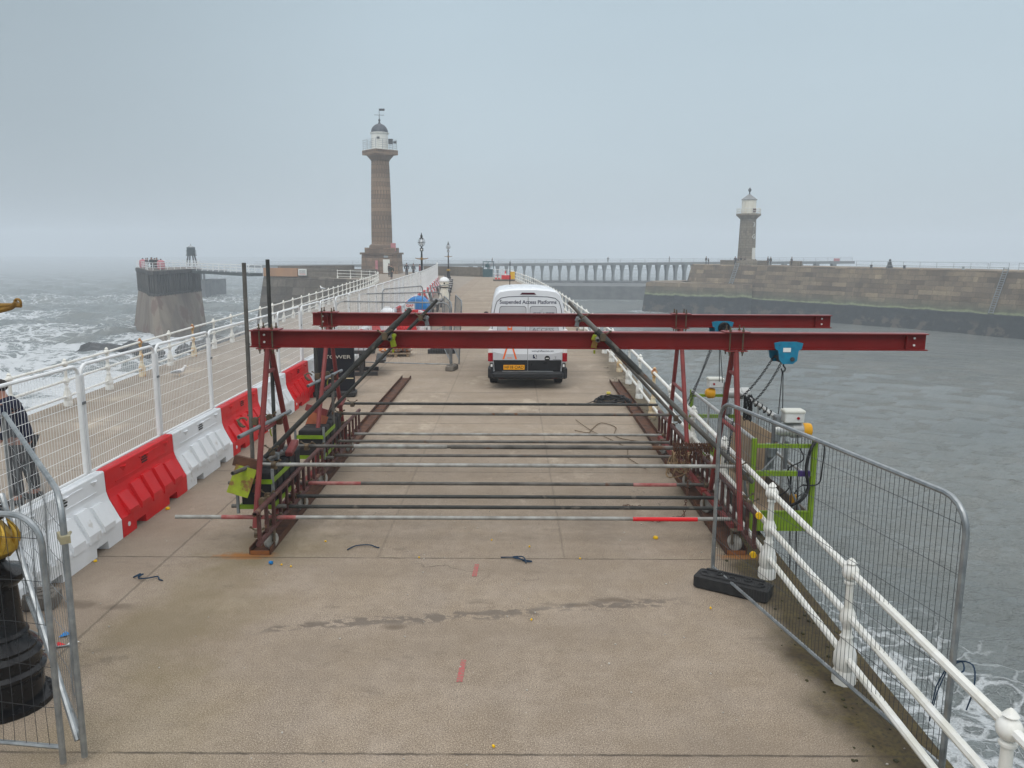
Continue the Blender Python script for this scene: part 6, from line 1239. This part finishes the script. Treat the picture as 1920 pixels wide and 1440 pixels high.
# ------------------------------------------------------------------ people
skin_m = mat('skin', (.42, .22, .16), .6); hair_m = mat('dark_hair', (.018, .014, .012), .7)
cloth = {}
def cm_(name, c): 
    if name not in cloth: cloth[name] = mat(name, c, .85, c2=tuple(k * .7 for k in c), scale=9, bump=.3, bscale=22)
    return cloth[name]
navy = cm_('navy_padded_jacket', (.007, .010, .030)); grey_tr = cm_('dark_grey_trousers', (.035, .036, .04))
def person(label, loc, rz, jacket, trousers, lean=.0, head_turn=0, group=None, h=1.72, hatc=None, arms='pockets', step=.0):
    rt = thing('person', label, 'person', loc, rz, group); k = h / 1.75
    def q(x, y, z, rx, ry=None): 
        zz = z; x2 = x + (math.sin(lean) * max(z - .95, 0)); z2 = .95 + (z - .95) * math.cos(lean) if z > .95 else z
        return (x2 * k, y * k, z2 * k, rx * k, (ry or rx) * k)
    # +x is forward
    ha = {'pockets': ((-.02, .30, 1.13), (.14, .20, .98)), 'down': ((-.02, .27, 1.12), (.06, .26, .86)), 'rail': ((.12, .27, 1.18), (.38, .20, 1.08))}[arms]
    J = [q(0, 0, .95, .125, .12), q(0, 0, 1.12, .12, .11), q(.0, 0, 1.32, .15, .12), q(0.0, 0, 1.44, .10, .08), q(.01, 0, 1.51, .052), q(.03, 0, 1.60, .075, .085), q(.03, 0, 1.70, .075, .085)]
    E_ = [(0, 1), (1, 2), (2, 3), (3, 4), (4, 5), (5, 6)]
    for s in (-1, 1):
        b_ = len(J); J += [q(0, .19 * s, 1.40, .062), q(ha[0][0], ha[0][1] * s, ha[0][2], .048), q(ha[1][0], ha[1][1] * s, ha[1][2], .036), q(ha[1][0] + .05, ha[1][1] * s - .01 * s, ha[1][2] - .07, .030, .018)]; E_ += [(3, b_), (b_, b_ + 1), (b_ + 1, b_ + 2), (b_ + 2, b_ + 3)]
        b_ = len(J); f = step * s; J += [q(f * .3, .10 * s, .84, .095), q(.02 + f * .7, .105 * s, .50, .062), q(-.02 + f, .11 * s, .10, .042), q(.13 + f, .12 * s, .035, .034, .03)]; E_ += [(0, b_), (b_, b_ + 1), (b_ + 1, b_ + 2), (b_ + 2, b_ + 3)]
    skinned(J, E_, 'body', skin_m, rt)
    JJ = [q(0, 0, .82, .175, .165), q(0, 0, 1.0, .175, .16), q(0, 0, 1.15, .165, .15), q(.0, 0, 1.34, .19, .15), q(0.0, 0, 1.45, .125, .10), q(.01, 0, 1.53, .075)]; E2 = [(i, i + 1) for i in range(5)]
    for s in (-1, 1):
        b_ = len(JJ); JJ += [q(0, .21 * s, 1.41, .085), q(ha[0][0], ha[0][1] * s + .01 * s, ha[0][2], .075), q(ha[1][0] - .01, ha[1][1] * s, ha[1][2] + .01, .058)]; E2 += [(4, b_), (b_, b_ + 1), (b_ + 1, b_ + 2)]
    skinned(JJ, E2, 'jacket', jacket, rt)
    JT = [q(0, 0, .93, .135, .13)]; E3 = []
    for s in (-1, 1):
        b_ = len(JT); f = step * s; JT += [q(f * .3, .10 * s, .82, .105), q(.02 + f * .7, .108 * s, .50, .082), q(-.02 + f, .112 * s, .13, .070)]; E3 += [(0, b_), (b_, b_ + 1), (b_ + 1, b_ + 2)]
    skinned(JT, E3, 'trousers', trousers, rt)
    for s in (-1, 1): f = step * s; MB().sweep([((-.07 + f) * k, .112 * s * k, .05 * k), ((.03 + f) * k, .115 * s * k, .055 * k), ((.13 + f) * k, .12 * s * k, .04 * k), ((.2 + f) * k, .122 * s * k, .03 * k)], [.045 * k, .05 * k, .045 * k, .025 * k], 10).build('shoe', black_pl, rt, smooth=True)
    hx, hy, hz_, _, _ = q(.03, 0, 1.655, .1); hd = MB()
    hd.ball((hx - .022, hy, hz_ + .045), .098 * k, 14, 9, (1.02, .88, .95)); hd.build('hair' if not hatc else 'hat', hatc or hair_m, rt, smooth=True)
    f_ = MB().ball((hx + .095 * k, 0, hz_ - .02), .016 * k, 8, 6, (1.2, .8, 1.4)); f_.ball((hx + .075 * k, .033 * k, hz_ + .012), .011 * k, 8, 5); f_.ball((hx + .075 * k, -.033 * k, hz_ + .012), .011 * k, 8, 5)
    for s in (-1, 1): f_.ball((hx - .0, .078 * k * s, hz_ - .005), .022 * k, 8, 5, (1, .5, 1.5))
    f_.ball((hx + .078 * k, 0, hz_ - .058 * k), .014 * k, 8, 5, (.6, 1.8, .5)); f_.build('face_features', skin_m, rt, smooth=True)
    return rt
pp = person('person in a navy padded jacket and dark grey trousers looking down behind the mesh fence', (-6.84, 10.70, 0), R(200), navy, grey_tr, lean=.22, h=1.74, arms='pockets', step=.07); pp.scale = (1.22, 1.26, 1)
blk = cm_('black_coat', (.012, .012, .015)); brn = cm_('dark_brown_coat', (.05, .025, .02)); redc = cm_('dull_red_coat', (.24, .03, .04)); gryc = cm_('grey_coat', (.10, .10, .11)); grn = cm_('dark_green_coat', (.015, .035, .025))
base = {n_: person('x', (0, 0, 0), 0, m_, grey_tr, arms=a_, step=s_) for n_, m_, a_, s_ in (('black', blk, 'pockets', .12), ('brown', brn, 'down', .0), ('red', redc, 'down', .1), ('grey', gryc, 'pockets', .05), ('green', grn, 'down', .15))}
for b_ in base.values(): cache(b_)
usedb = set()
def put(n_, loc, rz, lab, grp, sc=1.):
    if n_ in usedb: o = dup(base[n_], loc, R(rz), lab, grp)
    else: usedb.add(n_); o = base[n_]; o.location = loc; o.rotation_euler.z = R(rz); tag(o, lab, None, grp)
    o.scale = (sc, sc, sc)
GA = 'people by the tall lighthouse'
for n_, x, y, rz, lab, sc in (('brown', -16.6, 107, 20, 'person in a dark brown coat standing left of the lighthouse door', 1), ('green', -15.05, 99, 260, 'person in a dark green coat walking towards the camera on the seaward path', 1), ('black', -14.35, 108, 90, 'person in a black coat right of the lighthouse door, seen from behind', 1.03), ('grey', -13.5, 108.5, 60, 'person in a grey coat in the pair right of the lighthouse', 1), ('red', -12.55, 108, 170, 'person in a dull red coat at the right of the group by the lighthouse', .95)):
    put(n_, (x, y, 0), rz, lab, GA, sc)
GE = 'people on the east pier'
RQ = offset_path(FOOT, 4.2)
for n_, px, rz, lab, sc in (('black', 1302, 200, 'person in a black coat sitting area far left on the east pier', .95), ('green', 1307, 20, 'smaller person beside the leftmost one on the east pier', .75), ('black', 1352, 100, 'person in a black coat, left of the four on the east pier', .98), ('grey', 1357, 190, 'person in a grey coat, second of the four on the east pier', .9), ('black', 1364, 10, 'person in a black coat, third of the four on the east pier', 1.), ('brown', 1371, 100, 'person in a brown coat, right of the four on the east pier', .9), ('brown', 1415, 160, 'person in a brown coat at the lighthouse door on the east pier', 1.), ('green', 1421, 30, 'person in a green coat right beside the east lighthouse door', .98), ('grey', 1460, 10, 'lone person in a grey coat right of the east lighthouse', 1.)):
    q = along(RQ, s_for(px))[0]; lab = lab.replace('sitting area ', 'standing '); put(n_, (q[0], q[1], .86), rz, lab, GE, sc * 1.02)
GJ = 'people on the timber jetty'
for i, (x, y, n_) in enumerate([(-55.3, 120.4, 'black'), (-54.7, 119.6, 'grey'), (-54.3, 119.9, 'black'), (-53.7, 118.9, 'green'), (-53.2, 118.6, 'black'), (-52.7, 117.6, 'brown'), (-52.4, 117.5, 'black'), (-51.8, 116.3, 'green')]):
    put(n_, (x, y, .55), 40 * i, 'person in a %s coat among the crowd on the timber jetty, %s from the left' % (n_, ordn[i].replace('nearest', 'first')), GJ, .92 + .02 * (i % 4))
GV = 'people on the far viaduct'
for i, (x, lab) in enumerate([(-6.0, 'lone figure at the left end of the far viaduct'), (28.0, 'lone figure near the middle of the far viaduct'), (46.0, 'lone figure on the far viaduct left of the east pier')]): put('black', (x, 234.6, vz(x) + .06), 90 * i, lab, GV)
